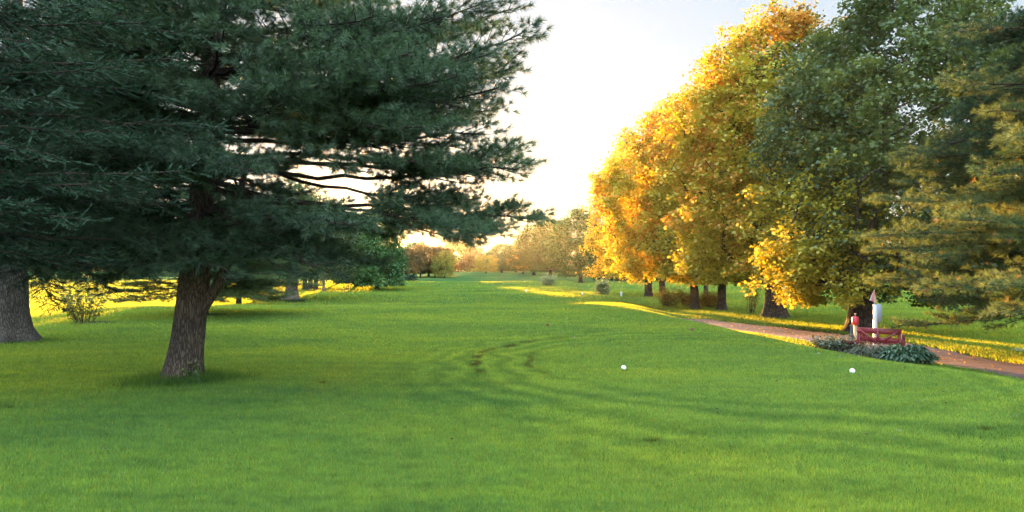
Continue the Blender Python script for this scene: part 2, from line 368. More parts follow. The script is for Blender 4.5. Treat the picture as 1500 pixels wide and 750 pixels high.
# ------------------------------------------------------------------ broadleaf tree
def broadleaf(name, seed, Ht, Rc, cb, tr, tips=260, nleaf=30000, lsize=0.16, palette=None, offs=(0, 0), fork=0.22,
              bark=None, mat=None, squash=1.0, taper=0.75, low=0.75, lump=0.2, sides=7, minr=0.012, clump=0.5, asym=None, branches=True, flare=1.5, lead=0.42):
    rng = np.random.default_rng(seed)
    root = empty(name)
    nz = snoise(seed + 5, 6, 0.9)
    # crown envelope
    def env(u):           # u 0..1 from the crown's foot to its top
        return Rc * np.where(u < 0.35, low + (1 - low) * np.sin(u / 0.35 * np.pi / 2), np.clip(1 - ((u - 0.35) / 0.65) ** 2.2, 0, 1) ** taper)
    T = []
    while len(T) < tips:
        u = rng.uniform(0, 1); th = rng.uniform(0, 2 * np.pi)
        d = np.array([[math.cos(th), math.sin(th), u * 2]]) * 2.2
        rr = float(env(np.array(u))) * (1 + lump * float(nz(d)[0]))
        if asym: rr *= asym(th, u)
        if rng.uniform() > (rr / (Rc * 1.2)) : continue
        rho = rr * rng.uniform(0.12, 1) ** 0.42
        droop = 0.0
        z = cb + u * (Ht - cb) - (1 - u) * 0.18 * rho * low
        T.append((rho * math.cos(th) + offs[0] * u, rho * math.sin(th) * squash + offs[1] * u, z))
    T = np.array(T)
    # skeleton
    ztop = cb + (Ht - cb) * lead
    nt_ = int(ztop / 0.35) + 2
    tz = np.linspace(0, ztop, nt_)
    w = snoise(seed + 9, 4, 0.35)(np.stack([tz, tz * 0 + 3, tz * 0], 1))
    w2 = snoise(seed + 11, 4, 0.35)(np.stack([tz * 0 + 1, tz, tz * 0], 1))
    trunk = np.stack([offs[0] * np.clip(tz / Ht, 0, 1) ** 1.5 + w * 0.03 * tz - w[0] * 0, offs[1] * np.clip(tz / Ht, 0, 1) ** 1.5 + w2 * 0.03 * tz, tz], 1)
    nodes = [p for p in trunk]; par = [-1] + list(range(len(trunk) - 1))
    start = np.searchsorted(tz, max(fork * Ht, 0.6))
    allow = [i >= start for i in range(len(nodes))]
    order = np.argsort(np.linalg.norm(T - np.array([0, 0, cb]), axis=1))
    chains = []; tipn = []
    for k in order:
        t = T[k]; NP = np.array(nodes); al = np.array(allow)
        dv = t - NP; d = np.linalg.norm(dv, axis=1); hd = np.linalg.norm(dv[:, :2], axis=1)
        cost = d + 1.6 * np.clip(NP[:, 2] - t[2] + 0.35 * hd, 0, None) + (~al) * 1e6
        j = int(np.argmin(cost)); L_ = d[j]
        n = max(3, int(L_ / 0.5) + 2)
        C = curve(nodes[j], t, n, up=0.07, wob=0.12, rng=rng)
        prev = j; ch = [j]
        for q in range(1, n):
            nodes.append(C[q]); par.append(prev); allow.append(True); prev = len(nodes) - 1; ch.append(prev)
        chains.append(ch); tipn.append(prev)
    par = np.array(par); NP = np.array(nodes)
    load = np.zeros(len(NP))
    for t in tipn: load[t] += 1
    for i in range(len(NP) - 1, 0, -1):
        if par[i] >= 0: load[par[i]] += load[i]
    rad = minr * np.clip(load, 0.6, None) ** 0.47
    # trunk radius follows the wanted girth
    bt = MB(); br = MB()
    zt = tz / Ht
    kf = rad[0] if rad[0] > 0 else 1
    rt = np.maximum(rad[:nt_], tr * (1 - 0.62 * np.clip((tz - fork * Ht) / Ht, 0, 1)) * (0.25 + 0.75 * (rad[:nt_] / kf)))
    rt = np.minimum(rt, tr * 1.02)
    rt = rt * (1 + (flare - 1) * np.exp(-tz / (tr * 1.1)))
    nn = 18
    aa = np.linspace(0, 2 * np.pi, nn, endpoint=False)
    # finer rings near the foot
    fine = np.concatenate([np.linspace(-0.25, 1.2, 12), tz[tz > 1.3]])
    Pf = np.stack([np.interp(fine, tz, trunk[:, k]) for k in range(2)] + [fine], 1)
    rf = np.interp(fine, tz, rt)
    ph = rng.uniform(0, 6.28, 3)
    rough = 1 + 0.10 * np.exp(-np.clip(fine, 0, None) / 0.5)[:, None] * np.sin(5 * aa + ph[0])[None] + 0.05 * np.sin(3 * aa[None] + fine[:, None] * 1.3 + ph[1]) + 0.03 * np.sin(7 * aa[None] - fine[:, None] * 2.1 + ph[2])
    bt.tube(Pf, rf, nn, rough=rough)
    for ch in chains:
        r = rad[ch].copy(); r[0] = min(r[0], max(r[1] * 1.3, r[1]))
        if branches and (r[1] > minr * 0.9): br.tube(NP[ch], r, sides if r[1] > 0.05 else 4)
    bt.build('trunk', bark or M_BARK, root, smooth=True)
    if branches: br.build('branches', bark or M_BARK, root, smooth=True)
    # leaves: in clumps round each tip and along the outer twigs
    per = nleaf / (len(tipn) * 8)
    cc = []
    for ch in chains:
        m = len(ch)
        for q in (m - 1, m - 1, max(1, m - 2), max(1, int(m * 0.55))): cc.append(NP[ch[q]])
    cc = np.repeat(np.array(cc), 2, 0); cc = cc + rng.normal(size=(len(cc), 3)) * 0.34 * max(1.0, Rc / 5)
    wgt = np.clip(rng.lognormal(0, 0.6, len(cc)), 0.25, 3.0)
    cnt = (wgt / wgt.mean() * per).astype(int) + 1
    C = np.repeat(cc, cnt, 0)
    P = C + rng.normal(size=C.shape) * np.array([clump, clump, clump * 0.72]) * 0.5
    P[:, 2] = np.maximum(P[:, 2], cb * 0.62 + rng.uniform(0, 0.3, len(P)))
    tint = palette(P, C, rng)
    lb = MB(); leaves(lb, P, rng, lsize, tint)
    lb.build('crown', mat or M_MAPLE, root)
    return root

def pal(base, spread=0.25, spots=(), seed=1, f=0.5, jit=0.2):
    """leaf colours: a base hue range plus patches of other hues, one colour per leaf"""
    n1 = snoise(seed, 6, f); n2 = snoise(seed + 50, 6, f * 1.4)
    b0, b1 = np.array(base[0]), np.array(base[1])
    def fn(P, C, rng):
        t = np.clip(0.5 + 0.5 * n1(C) + rng.normal(0, jit, len(P)), 0, 1)[:, None]
        c = b0 * (1 - t) + b1 * t
        for k, (cc, thr, where) in enumerate(spots):
            v = n2(C + k * 7.0) + rng.normal(0, 0.5, len(P)) + (where(C) if where else 0)
            c = np.where((v > thr)[:, None], np.array(cc)[None], c)
        return (c * rng.uniform(0.75, 1.25, (len(P), 1))).astype(np.float32)
    return fn

# ------------------------------------------------------------------ conifers
def needles(mb, C, D, rng, k, ln, wd, a0, a1, tint):
    n = len(C) * k
    C = np.repeat(C, k, 0); D = np.repeat(D, k, 0); tint = np.repeat(tint, k, 0)
    q = rng.normal(size=(n, 3)); q -= D * (q * D).sum(1, keepdims=True); q /= np.linalg.norm(q, axis=1, keepdims=True) + 1e-9
    th = rng.uniform(a0, a1, n)[:, None]
    d = D * np.cos(th) + q * np.sin(th)
    l = ln * rng.uniform(0.7, 1.15, (n, 1))
    s = np.cross(d, rng.normal(size=(n, 3))); s /= np.linalg.norm(s, axis=1, keepdims=True) + 1e-9
    st = C + D * rng.uniform(-0.25, 0.25, (n, 1)) * ln
    tip = st + d * l; tip[:, 2] -= 0.10 * l[:, 0]
    V = np.stack([st - s * wd / 2, st + s * wd / 2, tip], 1).reshape(-1, 3)
    f = np.arange(n)[:, None] * 3 + np.arange(3)[None]
    mb.add(V, f, np.repeat(tint * rng.uniform(0.8, 1.2, (n, 1)), 3, 0))

def orth(d):
    s = np.cross(d, [0, 0, 1.0]); s /= np.linalg.norm(s) + 1e-9
    return s

def pine_limb(br, tufts, p0, p1, r0, rng, dens=1.0, sag=-0.10, fan=0.42, first=0.28):
    Ld = np.linalg.norm(np.asarray(p1) - p0)
    n = max(6, int(Ld / 0.35))
    P = curve(p0, p1, n, sag=sag, wob=0.10, rng=rng)
    br.tube(P, np.linspace(r0, 0.010, n), 6)
    nb = int(Ld * 6.0 * dens) + 3
    T = np.gradient(P, axis=0); T /= np.linalg.norm(T, axis=1, keepdims=True)
    for b in range(nb):
        t = first + (1 - first) * (b + rng.uniform(0, 1)) / nb
        x = t * (n - 1); i = min(int(x), n - 2); q = P[i] + (P[i + 1] - P[i]) * (x - i)
        d = T[i]; s = orth(d) * (1 if b % 2 else -1)
        bl = (Ld * fan * (1.06 - t) + 0.28) * rng.uniform(0.6, 1.15)
        dd = d * rng.uniform(0.5, 1.0) + s * rng.uniform(0.6, 1.1) + np.array([0, 0, rng.uniform(-0.22, 0.34)])
        dd /= np.linalg.norm(dd)
        e = q + dd * bl; e[2] += rng.uniform(-0.02, 0.12) * bl
        m = max(4, int(bl / 0.16))
        B = curve(q, e, m, sag=rng.uniform(-0.2, 0.05), wob=0.12, rng=rng)
        br.tube(B, np.linspace(0.004 + 0.008 * bl, 0.003, m), 4)
        TB = np.gradient(B, axis=0); TB /= np.linalg.norm(TB, axis=1, keepdims=True)
        # twigs with tufts
        nk = max(4, int(bl * 10))
        for k in range(nk):
            u = 0.25 + 0.75 * (k + rng.uniform()) / nk; j = min(int(u * (m - 1)), m - 2)
            c = B[j]; sd = orth(TB[j]) * (1 if k % 2 else -1)
            td = TB[j] * 0.8 + sd * rng.uniform(0.4, 1.0) + np.array([0, 0, rng.uniform(-0.15, 0.5)]); td /= np.linalg.norm(td)
            tl = rng.uniform(0.12, 0.34) * (1.1 - 0.4 * u)
            tufts.append((c + td * tl, td)); 
            if rng.uniform() < 0.6: tufts.append((c + td * tl * 0.45, td))
        tufts.append((B[-1], TB[-1]))
    tufts.append((P[-1], T[-1]))

def pine_tree(name, seed, limbs, trunk_pts, trunk_r, k=30, ln=0.125, wd=0.0042, pale=(0.070, 0.122, 0.056), dark=(0.024, 0.052, 0.026), extra=None, nmat=None, dens=1.0, fork=None, flare=1.35, bark=None):
    rng = np.random.default_rng(seed)
    root = empty(name)
    tb = MB(); br = MB(); nb = MB()
    P = np.array(trunk_pts, float)
    zz = np.concatenate([np.linspace(P[0, 2], 2.0, 18), np.linspace(2.2, P[-1, 2], 26)])
    Q = np.stack([np.interp(zz, P[:, 2], P[:, 0]), np.interp(zz, P[:, 2], P[:, 1]), zz], 1)
    rr = np.interp(zz, P[:, 2], trunk_r)
    rr = rr * (1 + (flare - 1) * np.exp(-np.clip(zz, 0, None) / 0.28))
    nn = 28; aa = np.linspace(0, 2 * np.pi, nn, endpoint=False)
    ph = rng.uniform(0, 6.28, 4)
    rough = 1 + 0.07 * np.exp(-np.clip(zz, 0, None) / 0.4)[:, None] * np.sin(5 * aa + ph[0])[None] + 0.035 * np.sin(3 * aa[None] + zz[:, None] * 2 + ph[1]) + 0.02 * np.sin(9 * aa[None] - zz[:, None] * 5 + ph[2]) + rng.normal(0, 0.012, (len(zz), nn))
    tb.tube(Q, rr, nn, rough=rough)
    if fork is not None:
        fp, fr = fork; tb.tube(np.array(fp), fr, 12)
    tb.build('trunk', bark or M_BARK_PINE, root, smooth=True)
    tufts = []
    at = lambda z: np.array([np.interp(z, P[:, 2], P[:, 0]), np.interp(z, P[:, 2], P[:, 1]), z])
    for l in limbs:
        z0, tip = l[0], l[1]; sag = l[2] if len(l) > 2 else -0.10
        Ld = np.linalg.norm(np.array(tip) - at(z0))
        pine_limb(br, tufts, at(z0), tip, 0.012 + 0.007 * Ld, rng, dens, sag, first=(l[3] if len(l) > 3 else 0.28))
    br.build('branches', M_BARK_TWIG, root, smooth=True)
    C = np.array([t[0] for t in tufts]); D = np.array([t[1] for t in tufts])
    nz = snoise(seed, 5, 0.9)
    t = np.clip(0.5 + 0.45 * nz(C) + rng.normal(0, 0.2, len(C)), 0, 1)[:, None]
    tint = np.array(dark) * (1 - t) + np.array(pale) * t
    if nmat is not None:      # shade painted into the needle tint: darker and bluer towards the top
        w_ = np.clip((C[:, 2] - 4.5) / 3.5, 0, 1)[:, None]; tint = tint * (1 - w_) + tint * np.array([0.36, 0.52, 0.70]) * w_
    if extra is not None:
        ec, ef = extra; w = rng.uniform(size=len(C)) < ef; tint[w] = np.array(ec)
    needles(nb, C, D, rng, k, ln, wd, 0.15, 1.25, tint)
    nb.build('crown', nmat or M_PINE, root)
    return root, len(C)

def spruce_tree(name, seed, limbs, trunk_pts, trunk_r, k=17, bark=None, flare=1.7, green=((0.010, 0.029, 0.016), (0.025, 0.058, 0.029)), nl=0.03, dens=1.0):
    rng = np.random.default_rng(seed)
    root = empty(name); tb = MB(); br = MB(); nb = MB()
    P = np.array(trunk_pts, float)
    zz = np.concatenate([np.linspace(P[0, 2], 2.0, 18), np.linspace(2.2, P[-1, 2], 26)])
    Q = np.stack([np.interp(zz, P[:, 2], P[:, 0]), np.interp(zz, P[:, 2], P[:, 1]), zz], 1)
    rr = np.interp(zz, P[:, 2], trunk_r) * (1 + (flare - 1) * np.exp(-np.clip(zz, 0, None) / 0.35))
    nn = 30; aa = np.linspace(0, 2 * np.pi, nn, endpoint=False); ph = rng.uniform(0, 6.28, 4)
    rough = 1 + 0.13 * np.exp(-np.clip(zz, 0, None) / 0.5)[:, None] * np.sin(6 * aa + ph[0])[None] + 0.03 * np.sin(4 * aa[None] + zz[:, None] + ph[1]) + rng.normal(0, 0.012, (len(zz), nn))
    tb.tube(Q, rr, nn, rough=rough)
    tb.build('trunk', bark or M_BARK_SPRUCE, root, smooth=True)
    at = lambda z: np.array([np.interp(z, P[:, 2], P[:, 0]), np.interp(z, P[:, 2], P[:, 1]), z])
    TC = []; TD = []; TL = []
    for z0, tip, sag in limbs:
        p0 = at(z0); Ld = np.linalg.norm(np.array(tip) - p0); n = max(8, int(Ld / 0.3))
        B = curve(p0, tip, n, sag=sag, wob=0.06, rng=rng)
        br.tube(B, np.linspace(0.010 + 0.005 * Ld, 0.005, n), 6)
        T = np.gradient(B, axis=0); T /= np.linalg.norm(T, axis=1, keepdims=True)
        # shoots along the bough itself
        ks = int(Ld * 26); u = rng.uniform(0.2, 1, ks); x = u * (n - 1); i_ = np.minimum(x.astype(int), n - 2); qq = B[i_] + (B[i_ + 1] - B[i_]) * (x - i_)[:, None]
        sd = rng.normal(size=(ks, 3)); sd[:, 2] = np.abs(sd[:, 2]) * 0.8; td = T[i_] * 1.0 + sd * 0.7; td /= np.linalg.norm(td, axis=1, keepdims=True)
        TC.append(qq); TD.append(td); TL.append(rng.uniform(0.08, 0.2, ks))
        nbr = int(Ld * 12 * dens)
        for b in range(nbr):
            t = 0.15 + 0.85 * (b + rng.uniform()) / nbr; x = t * (n - 1); i = min(int(x), n - 2); q = B[i] + (B[i + 1] - B[i]) * (x - i)
            d = T[i]; s = orth(d) * (1 if b % 2 else -1)
            bl = (Ld * 0.24 * (1.02 - t) + 0.22) * rng.uniform(0.6, 1.2)
            dd = d * rng.uniform(0.6, 1.1) + s * rng.uniform(0.6, 1.0) + np.array([0, 0, rng.uniform(-0.45, 0.12)]); dd /= np.linalg.norm(dd)
            m = max(4, int(bl / 0.14))
            E = curve(q, q + dd * bl, m, sag=rng.uniform(-0.35, 0.1), wob=0.05, rng=rng)
            br.tube(E, np.linspace(0.003 + 0.006 * bl, 0.002, m), 3)
            TE = np.gradient(E, axis=0); TE /= np.linalg.norm(TE, axis=1, keepdims=True)
            nk = max(4, int(bl * 16))
            u = (np.arange(nk) + rng.uniform(size=nk)) / nk; j = np.minimum((u * (m - 1)).astype(int), m - 2)
            sd = np.cross(TE[j], [0, 0, 1.0]); sd /= np.linalg.norm(sd, axis=1, keepdims=True) + 1e-9
            sd *= np.where(np.arange(nk) % 2, 1, -1)[:, None]
            td = TE[j] * rng.uniform(0.6, 1.1, (nk, 1)) + sd * rng.uniform(0.4, 0.9, (nk, 1)); td[:, 2] += rng.uniform(-0.45, 0.15, nk)
            td /= np.linalg.norm(td, axis=1, keepdims=True)
            tl = rng.uniform(0.09, 0.24, nk) * (1.15 - 0.5 * u)
            TC.append(E[j]); TD.append(td); TL.append(tl)
            TC.append(E[-1:]); TD.append(TE[-1:]); TL.append(np.array([0.12]))
    br.build('branches', M_BARK_TWIG, root, smooth=True)
    C = np.concatenate(TC); D = np.concatenate(TD); TLn = np.concatenate(TL)
    n = len(C)
    nz = snoise(seed, 5, 0.8); t = np.clip(0.5 + 0.45 * nz(C) + rng.normal(0, 0.2, n), 0, 1)[:, None]
    tint = np.array(green[0]) * (1 - t) + np.array(green[1]) * t
    # each shoot: k barbs, every barb one slim triangle across the shoot
    Cn = np.repeat(C, k, 0); Dn = np.repeat(D, k, 0); tt = np.tile(np.linspace(0.02, 1, k), n)[:, None]; Ln = np.repeat(TLn, k)[:, None]
    base = Cn + Dn * tt * Ln
    q = rng.normal(size=base.shape); q -= Dn * (q * Dn).sum(1, keepdims=True); q /= np.linalg.norm(q, axis=1, keepdims=True) + 1e-9
    q[:, 2] = np.abs(q[:, 2]) * 0.6 + q[:, 2] * 0.4
    tip = base + (Dn * 0.7 + q * 0.8) * nl * rng.uniform(0.8, 1.2, (len(base), 1))
    V = np.stack([base - Dn * 0.006, base + Dn * 0.006, tip], 1).reshape(-1, 3)
    f = np.arange(len(base))[:, None] * 3 + np.arange(3)[None]
    nb.add(V, f, np.repeat(np.repeat(tint, k, 0) * rng.uniform(0.8, 1.2, (len(base), 1)), 3, 0))
    # shoot core, a narrow green blade along the shoot so that it has body
    s = np.cross(D, rng.normal(size=D.shape)); s /= np.linalg.norm(s, axis=1, keepdims=True)
    tipc = C + D * TLn[:, None]; mid = C + D * TLn[:, None] * 0.5
    V = np.stack([C, mid + s * 0.009, tipc, mid - s * 0.009], 1).reshape(-1, 3)
    nb.add(V, np.arange(n)[:, None] * 4 + np.arange(4)[None], np.repeat(tint * 0.9, 4, 0))
    nb.build('crown', M_SPRUCE, root)
    return root, n

rng = np.random.default_rng(7); random.seed(7)
HAZE = 0.00007; SKY_DUST = 1.0; SKY = 0.15; SUN = 5.0; SUNCOL = (1.0, 0.50, 0.14); EXPO = 3.6; SKY_P = 0.30; SKY_A = 0.43; SKY_FILL = 6.8
# ------------------------------------------------------------------ ground sheet
def build_ground():
    na = 480
    a = np.linspace(0, 2 * np.pi, na, endpoint=False)
    rr = [0.6]
    while rr[-1] < 900: rr.append(rr[-1] * 1.017 + 0.01)
    rr = np.array(rr)
    X = rr[:, None] * np.sin(a); Y = rr[:, None] * np.cos(a)
    Zg = H(X, Y)
    V = np.stack([X, Y, Zg], -1).reshape(-1, 3)
    i = np.arange(len(rr) - 1)[:, None]; j = np.arange(na)[None]
    f = np.stack([i * na + j, (i + 1) * na + j, (i + 1) * na + (j + 1) % na, i * na + (j + 1) % na], -1).reshape(-1, 4)
    mb = MB(); mb.add(V, f)
    mb.add([(0, 0, h1(0, 0))] , np.zeros((0, 4), int))
    c = len(V)
    mb.f.append(np.array([(k, (k + 1) % na, c) for k in range(na)]))
    o = mb.build('ground', M_GROUND, smooth=True); tag(o, kind='structure')
build_ground()

# ------------------------------------------------------------------ cart path
PATH = np.array([(11.9, 3), (12.3, 8), (12.65, 13), (12.7, 18), (12.55, 22), (12.2, 27), (11.55, 32), (10.5, 37), (9.4, 41)], float)
def path_center(y): return np.interp(y, PATH[:, 1], PATH[:, 0])
def build_path():
    ys = np.arange(3, 41, 0.25); half = 1.12
    cx = path_center(ys); cx = np.convolve(np.pad(cx, 8, 'edge'), np.ones(17) / 17, 'valid')
    us = np.linspace(-1, 1, 13)
    wob = 0.05 * np.sin(ys * 1.7)[:, None] + 0.04 * np.sin(ys * 4.1 + 1)[:, None]
    X = cx[:, None] + us[None] * (half + 0.45 * sm(19, 27, ys)[:, None] + wob * np.sign(us)[None]); Y = np.repeat(ys[:, None], 13, 1)
    Zp = H(X, Y) + 0.022 - 0.03 * (np.abs(us[None]) > 0.99)
    V = np.stack([X, Y, Zp], -1).reshape(-1, 3)
    i = np.arange(len(ys) - 1)[:, None]; j = np.arange(12)[None]
    f = np.stack([i * 13 + j, i * 13 + j + 1, (i + 1) * 13 + j + 1, (i + 1) * 13 + j], -1).reshape(-1, 4)
    mb = MB(); mb.add(V, f)
    m, nt, out = newmat('path_gravel')
    g = N(nt, 'ShaderNodeNewGeometry')
    n = N(nt, 'ShaderNodeTexNoise', i_Scale=3.0, i_Detail=9.0, i_Roughness=0.7); L(nt, g.outputs['Position'], n.inputs['Vector'])
    n2 = N(nt, 'ShaderNodeTexNoise', i_Scale=60.0, i_Detail=3.0); L(nt, g.outputs['Position'], n2.inputs['Vector'])
    c = ramp(nt, n.outputs[0], [(0.3, (0.15, 0.100, 0.090)), (0.55, (0.21, 0.140, 0.125)), (0.75, (0.27, 0.19, 0.17))])
    c2 = ramp(nt, n2.outputs[0], [(0.35, (0.7, 0.7, 0.7)), (0.6, (1.15, 1.15, 1.15))])
    mm = N(nt, 'ShaderNodeMix', data_type='RGBA', blend_type='MULTIPLY'); mm.inputs[0].default_value = 1; L(nt, c, mm.inputs[6]); L(nt, c2, mm.inputs[7])
    b = N(nt, 'ShaderNodeBsdfPrincipled', i_Roughness=1.0); b.inputs['Specular IOR Level'].default_value = 0.03; L(nt, mm.outputs[2], b.inputs['Base Color'])
    bp = N(nt, 'ShaderNodeBump', i_Strength=0.25, i_Distance=0.02); L(nt, n2.outputs[0], bp.inputs['Height']); L(nt, bp.outputs[0], b.inputs['Normal'])
    L(nt, b.outputs[0], out.inputs[0])
    o = mb.build('path', m, smooth=True); tag(o, kind='structure')
build_path()

def patch(name, cx, cy, ax, ay, mat, rise=0.0, seed=0, off=0.02, kind='structure'):
    """low irregular patch lying on the turf"""
    r = np.random.default_rng(seed); nseg = 40; a = np.linspace(0, 2 * np.pi, nseg, endpoint=False)
    w = 1 + 0.12 * np.sin(3 * a + r.uniform(0, 6)) + 0.08 * np.sin(5 * a + r.uniform(0, 6)) + r.normal(0, 0.03, nseg)
    V = []; rings = 7
    for k in range(rings):
        q = 1 - k / (rings - 1)
        x = cx + ax * w * q * np.cos(a); y = cy + ay * w * q * np.sin(a)
        z = H(x, y) + off + rise * (1 - q * q) - (0.08 if k == 0 else 0)
        V += list(zip(x, y, z))
    f = [(k * nseg + j, k * nseg + (j + 1) % nseg, (k + 1) * nseg + (j + 1) % nseg, (k + 1) * nseg + j) for k in range(rings - 1) for j in range(nseg)]
    mb = MB(); mb.add(V, f); o = mb.build(name, mat, smooth=True); tag(o, kind=kind); return o
M_SOIL = plain_mat('soil', (0.055, 0.050, 0.032), 0.95, 0.25, 9, 0.8, dirt=(0.025, 0.04, 0.015), spec=0.03)
M_SAND = plain_mat('sand', (0.55, 0.48, 0.38), 0.95, 0.08, 8, 0.3)

# ------------------------------------------------------------------ grass blades
TRUNKS = []
def build_grass():
    r = np.random.default_rng(3)
    mb = MB()
    n = 2100000
    # distance: dense near the camera, thinner and coarser far away
    u = r.uniform(0, 1, n)
    d0, d1 = 3.6, 120.0
    p = 0.3
    d = (d0 ** -p + u * (d1 ** -p - d0 ** -p)) ** (-1 / p)
    ang = r.uniform(-0.72, 0.72, n)
    x = np.tan(ang) * d; y = d
    keep = (np.abs(x - path_center(y)) > 1.16 + 0.45 * sm(19, 27, y) + r.normal(0, 0.05, n)) | (y > 41) | (y < 3)
    x = x[keep]; y = y[keep]; d = d[keep]; n = len(x)
    z = H(x, y)
    s = np.clip(d / 7.0, 1, 14)
    hgt = 0.030 * r.uniform(0.5, 1.5, n) * (1 + 0.22 * (s - 1))
    hgt = hgt * (1 + 1.0 * sm(10.0, 12.5, x) * sm(12, 18, y) + 0.9 * sm(-12.5, -15, x))     # blades lengthened on both sides to catch more of the low sun
    wd = 0.0050 * s * r.uniform(0.7, 1.3, n)
    th = r.uniform(0, 2 * np.pi, n)
    lean = r.normal(0, 0.45, (n, 2)) * hgt[:, None]
    ax = np.cos(th) * wd / 2; ay = np.sin(th) * wd / 2
    V = np.stack([np.stack([x - ax, y - ay, z - 0.004], 1), np.stack([x + ax, y + ay, z - 0.004], 1), np.stack([x + lean[:, 0], y + lean[:, 1], z + hgt], 1)], 1).reshape(-1, 3)
    f = np.arange(n)[:, None] * 3 + np.arange(3)[None]
    t = r.uniform(0.7, 1.35, (n, 1)) * np.stack([r.uniform(0.85, 1.25, n), np.ones(n), r.uniform(0.8, 1.1, n)], 1)
    dry = r.uniform(size=n) < 0.02; t[dry] *= np.array([2.2, 1.2, 1.6])
    mb.add(V, f, np.repeat(t, 3, 0))
    # longer uncut grass round the trunks
    for (tx, ty, tr, cnt, hh, ex) in TRUNKS:
        a = r.uniform(0, 2 * np.pi, cnt); rr = tr + np.abs(r.normal(0, 1, cnt)) * ex
        gx = tx + rr * np.cos(a) * 1.25; gy = ty + rr * np.sin(a); gz = H(gx, gy)
        hg = hh * r.uniform(0.4, 1.3, cnt) * np.exp(-(rr - tr) / (ex * 2.5)); w = 0.006 * max(1, ty / 10)
        th = r.uniform(0, 6.28, cnt); ln = r.normal(0, 0.4, (cnt, 2)) * hg[:, None]
        V = np.stack([np.stack([gx - np.cos(th) * w / 2, gy - np.sin(th) * w / 2, gz], 1), np.stack([gx + np.cos(th) * w / 2, gy + np.sin(th) * w / 2, gz], 1), np.stack([gx + ln[:, 0], gy + ln[:, 1], gz + hg], 1)], 1).reshape(-1, 3)
        c = np.array([0.55, 0.62, 0.65]) * r.uniform(0.6, 1.3, (cnt, 1))
        mb.add(V, np.arange(cnt)[:, None] * 3 + np.arange(3)[None], np.repeat(c, 3, 0))
    o = mb.build('grass', M_BLADE); tag(o, 'short mown green grass covering the tee and fairway', 'grass', kind='stuff')

# ------------------------------------------------------------------ near white pine
def loc(root, px, py, d): return (( px - 750) / F * d - root[0], d - root[1], Z(py, d) - root[2])
pr = G(268, 559)
limbs = []
ex = [  # start height, tip pixel, tip depth, sag
    (3.05, 780, 322, 11.0, -0.06), (3.2, 715, 342, 10.0, -0.04), (3.1, 680, 352, 12.2, 0.0), 
    (3.5, 756, 248, 10.4, -0.10), (3.6, 745, 226, 11.4, -0.10), (3.55, 685, 292, 11.4, -0.1),  (3.7, 670, 240, 9.8, -0.06),
    (3.9, 722, 160, 11.4, -0.08), (3.9, 702, 196, 10.2, -0.06), (4.0, 630, 185, 9.2, -0.06), (4.0, 680, 165, 12.4, -0.08),
    (4.3, 765, 46, 10.2, -0.16), (4.2, 744, 100, 11.0, -0.12), (4.2, 728, 128, 10.0, -0.12), (4.4, 715, 78, 9.2, -0.12), (4.5, 670, 110, 9.0, -0.06),
    (4.9, 702, 4, 10.8, -0.12), (4.9, 745, 12, 11.4, -0.12), (5.1, 648, 22, 9.6, -0.1), (5.2, 632, 40, 11.6, -0.08), (4.6, 602, 75, 8.9, -0.06), (5.4, 552, 20, 9.4, -0.06),
    (5.8, 610, -60, 10.8, -0.1), (6.0, 700, -80, 10.4, -0.1),
    (2.75, 560, 345, 12.0, 0.05), (2.7, 540, 385, 11.0, 0.05), (2.6, 470, 395, 9.9, 0.08), (2.7, 520, 330, 9.2, 0.05)]
for z0, px, py, d, sg in ex: limbs.append((z0, loc(pr, px, py, d), sg, 0.58 if 3 < z0 < 3.7 else 0.36))
r_ = np.random.default_rng(21)
z = 2.25
while z < 12.5:
    for q in range(6 if z < 7 else 3):
        az = r_.uniform(0, 360)
        if z < 6.3 and (az < 38 or az > 330): az = r_.uniform(60, 300)
        if 2.7 < z < 4.0 and (az < 85 or az > 312): continue
        Lh = 4.3 * (1 - max(0, z - 3) / 11.5) * r_.uniform(0.7, 1.1)
        if 215 < az < 325: Lh = min(Lh, 3.2)
        if 115 < az < 265 and z < 7: Lh = min(Lh, r_.uniform(1.7, 2.4))
        if z < 3: Lh *= 0.72
        e = R(az); dzz = -0.02 * Lh + r_.uniform(-0.35, 0.45) - (0.35 if z < 3.4 else 0)
        limbs.append((z, (0.4 + Lh * math.cos(e), Lh * math.sin(e), z + dzz), -0.06))
    z += 0.33 if z < 6.5 else 0.75
for zz_ in (4.3, 4.8, 5.3, 5.8):
    for az in (235, 262, 290): limbs.append((zz_, (0.4 + 2.4 * math.cos(R(az + r_.uniform(-9, 9))), 2.4 * math.sin(R(az)), zz_ + r_.uniform(-0.3, 0.2)), -0.05))
for az in (200, 225, 243, 258, 272, 288, 302, 320, 150, 175): 
    e = R(az + r_.uniform(-6, 6)); Lh = r_.uniform(1.8, 2.5); limbs.append((r_.uniform(2.4, 2.8), (0.3 + Lh * math.cos(e), Lh * math.sin(e), r_.uniform(1.72, 1.95)), 0.0))
pine, nT = pine_tree('white_pine', 11, limbs, [(-0.03, 0, -0.4), (0, 0, 0), (0.11, 0, 1.0), (0.19, 0, 1.7), (0.27, 0, 2.6), (0.38, 0, 4), (0.5, 0.05, 8), (0.5, 0.1, 13.5)],
                     [0.27, 0.26, 0.235, 0.225, 0.19, 0.16, 0.10, 0.02], k=40, wd=0.0062, flare=1.38,
                     fork=([(0.18, 0.0, 0.95), (0.34, 0.02, 1.22), (0.52, 0.05, 1.5), (0.72, 0.1, 2.0), (0.9, 0.2, 3.4)], [0.10, 0.10, 0.085, 0.075, 0.04]))
pine.location = pr
tag(pine, 'large dark white pine with leaning rough trunk and long branches reaching to the middle', 'tree')
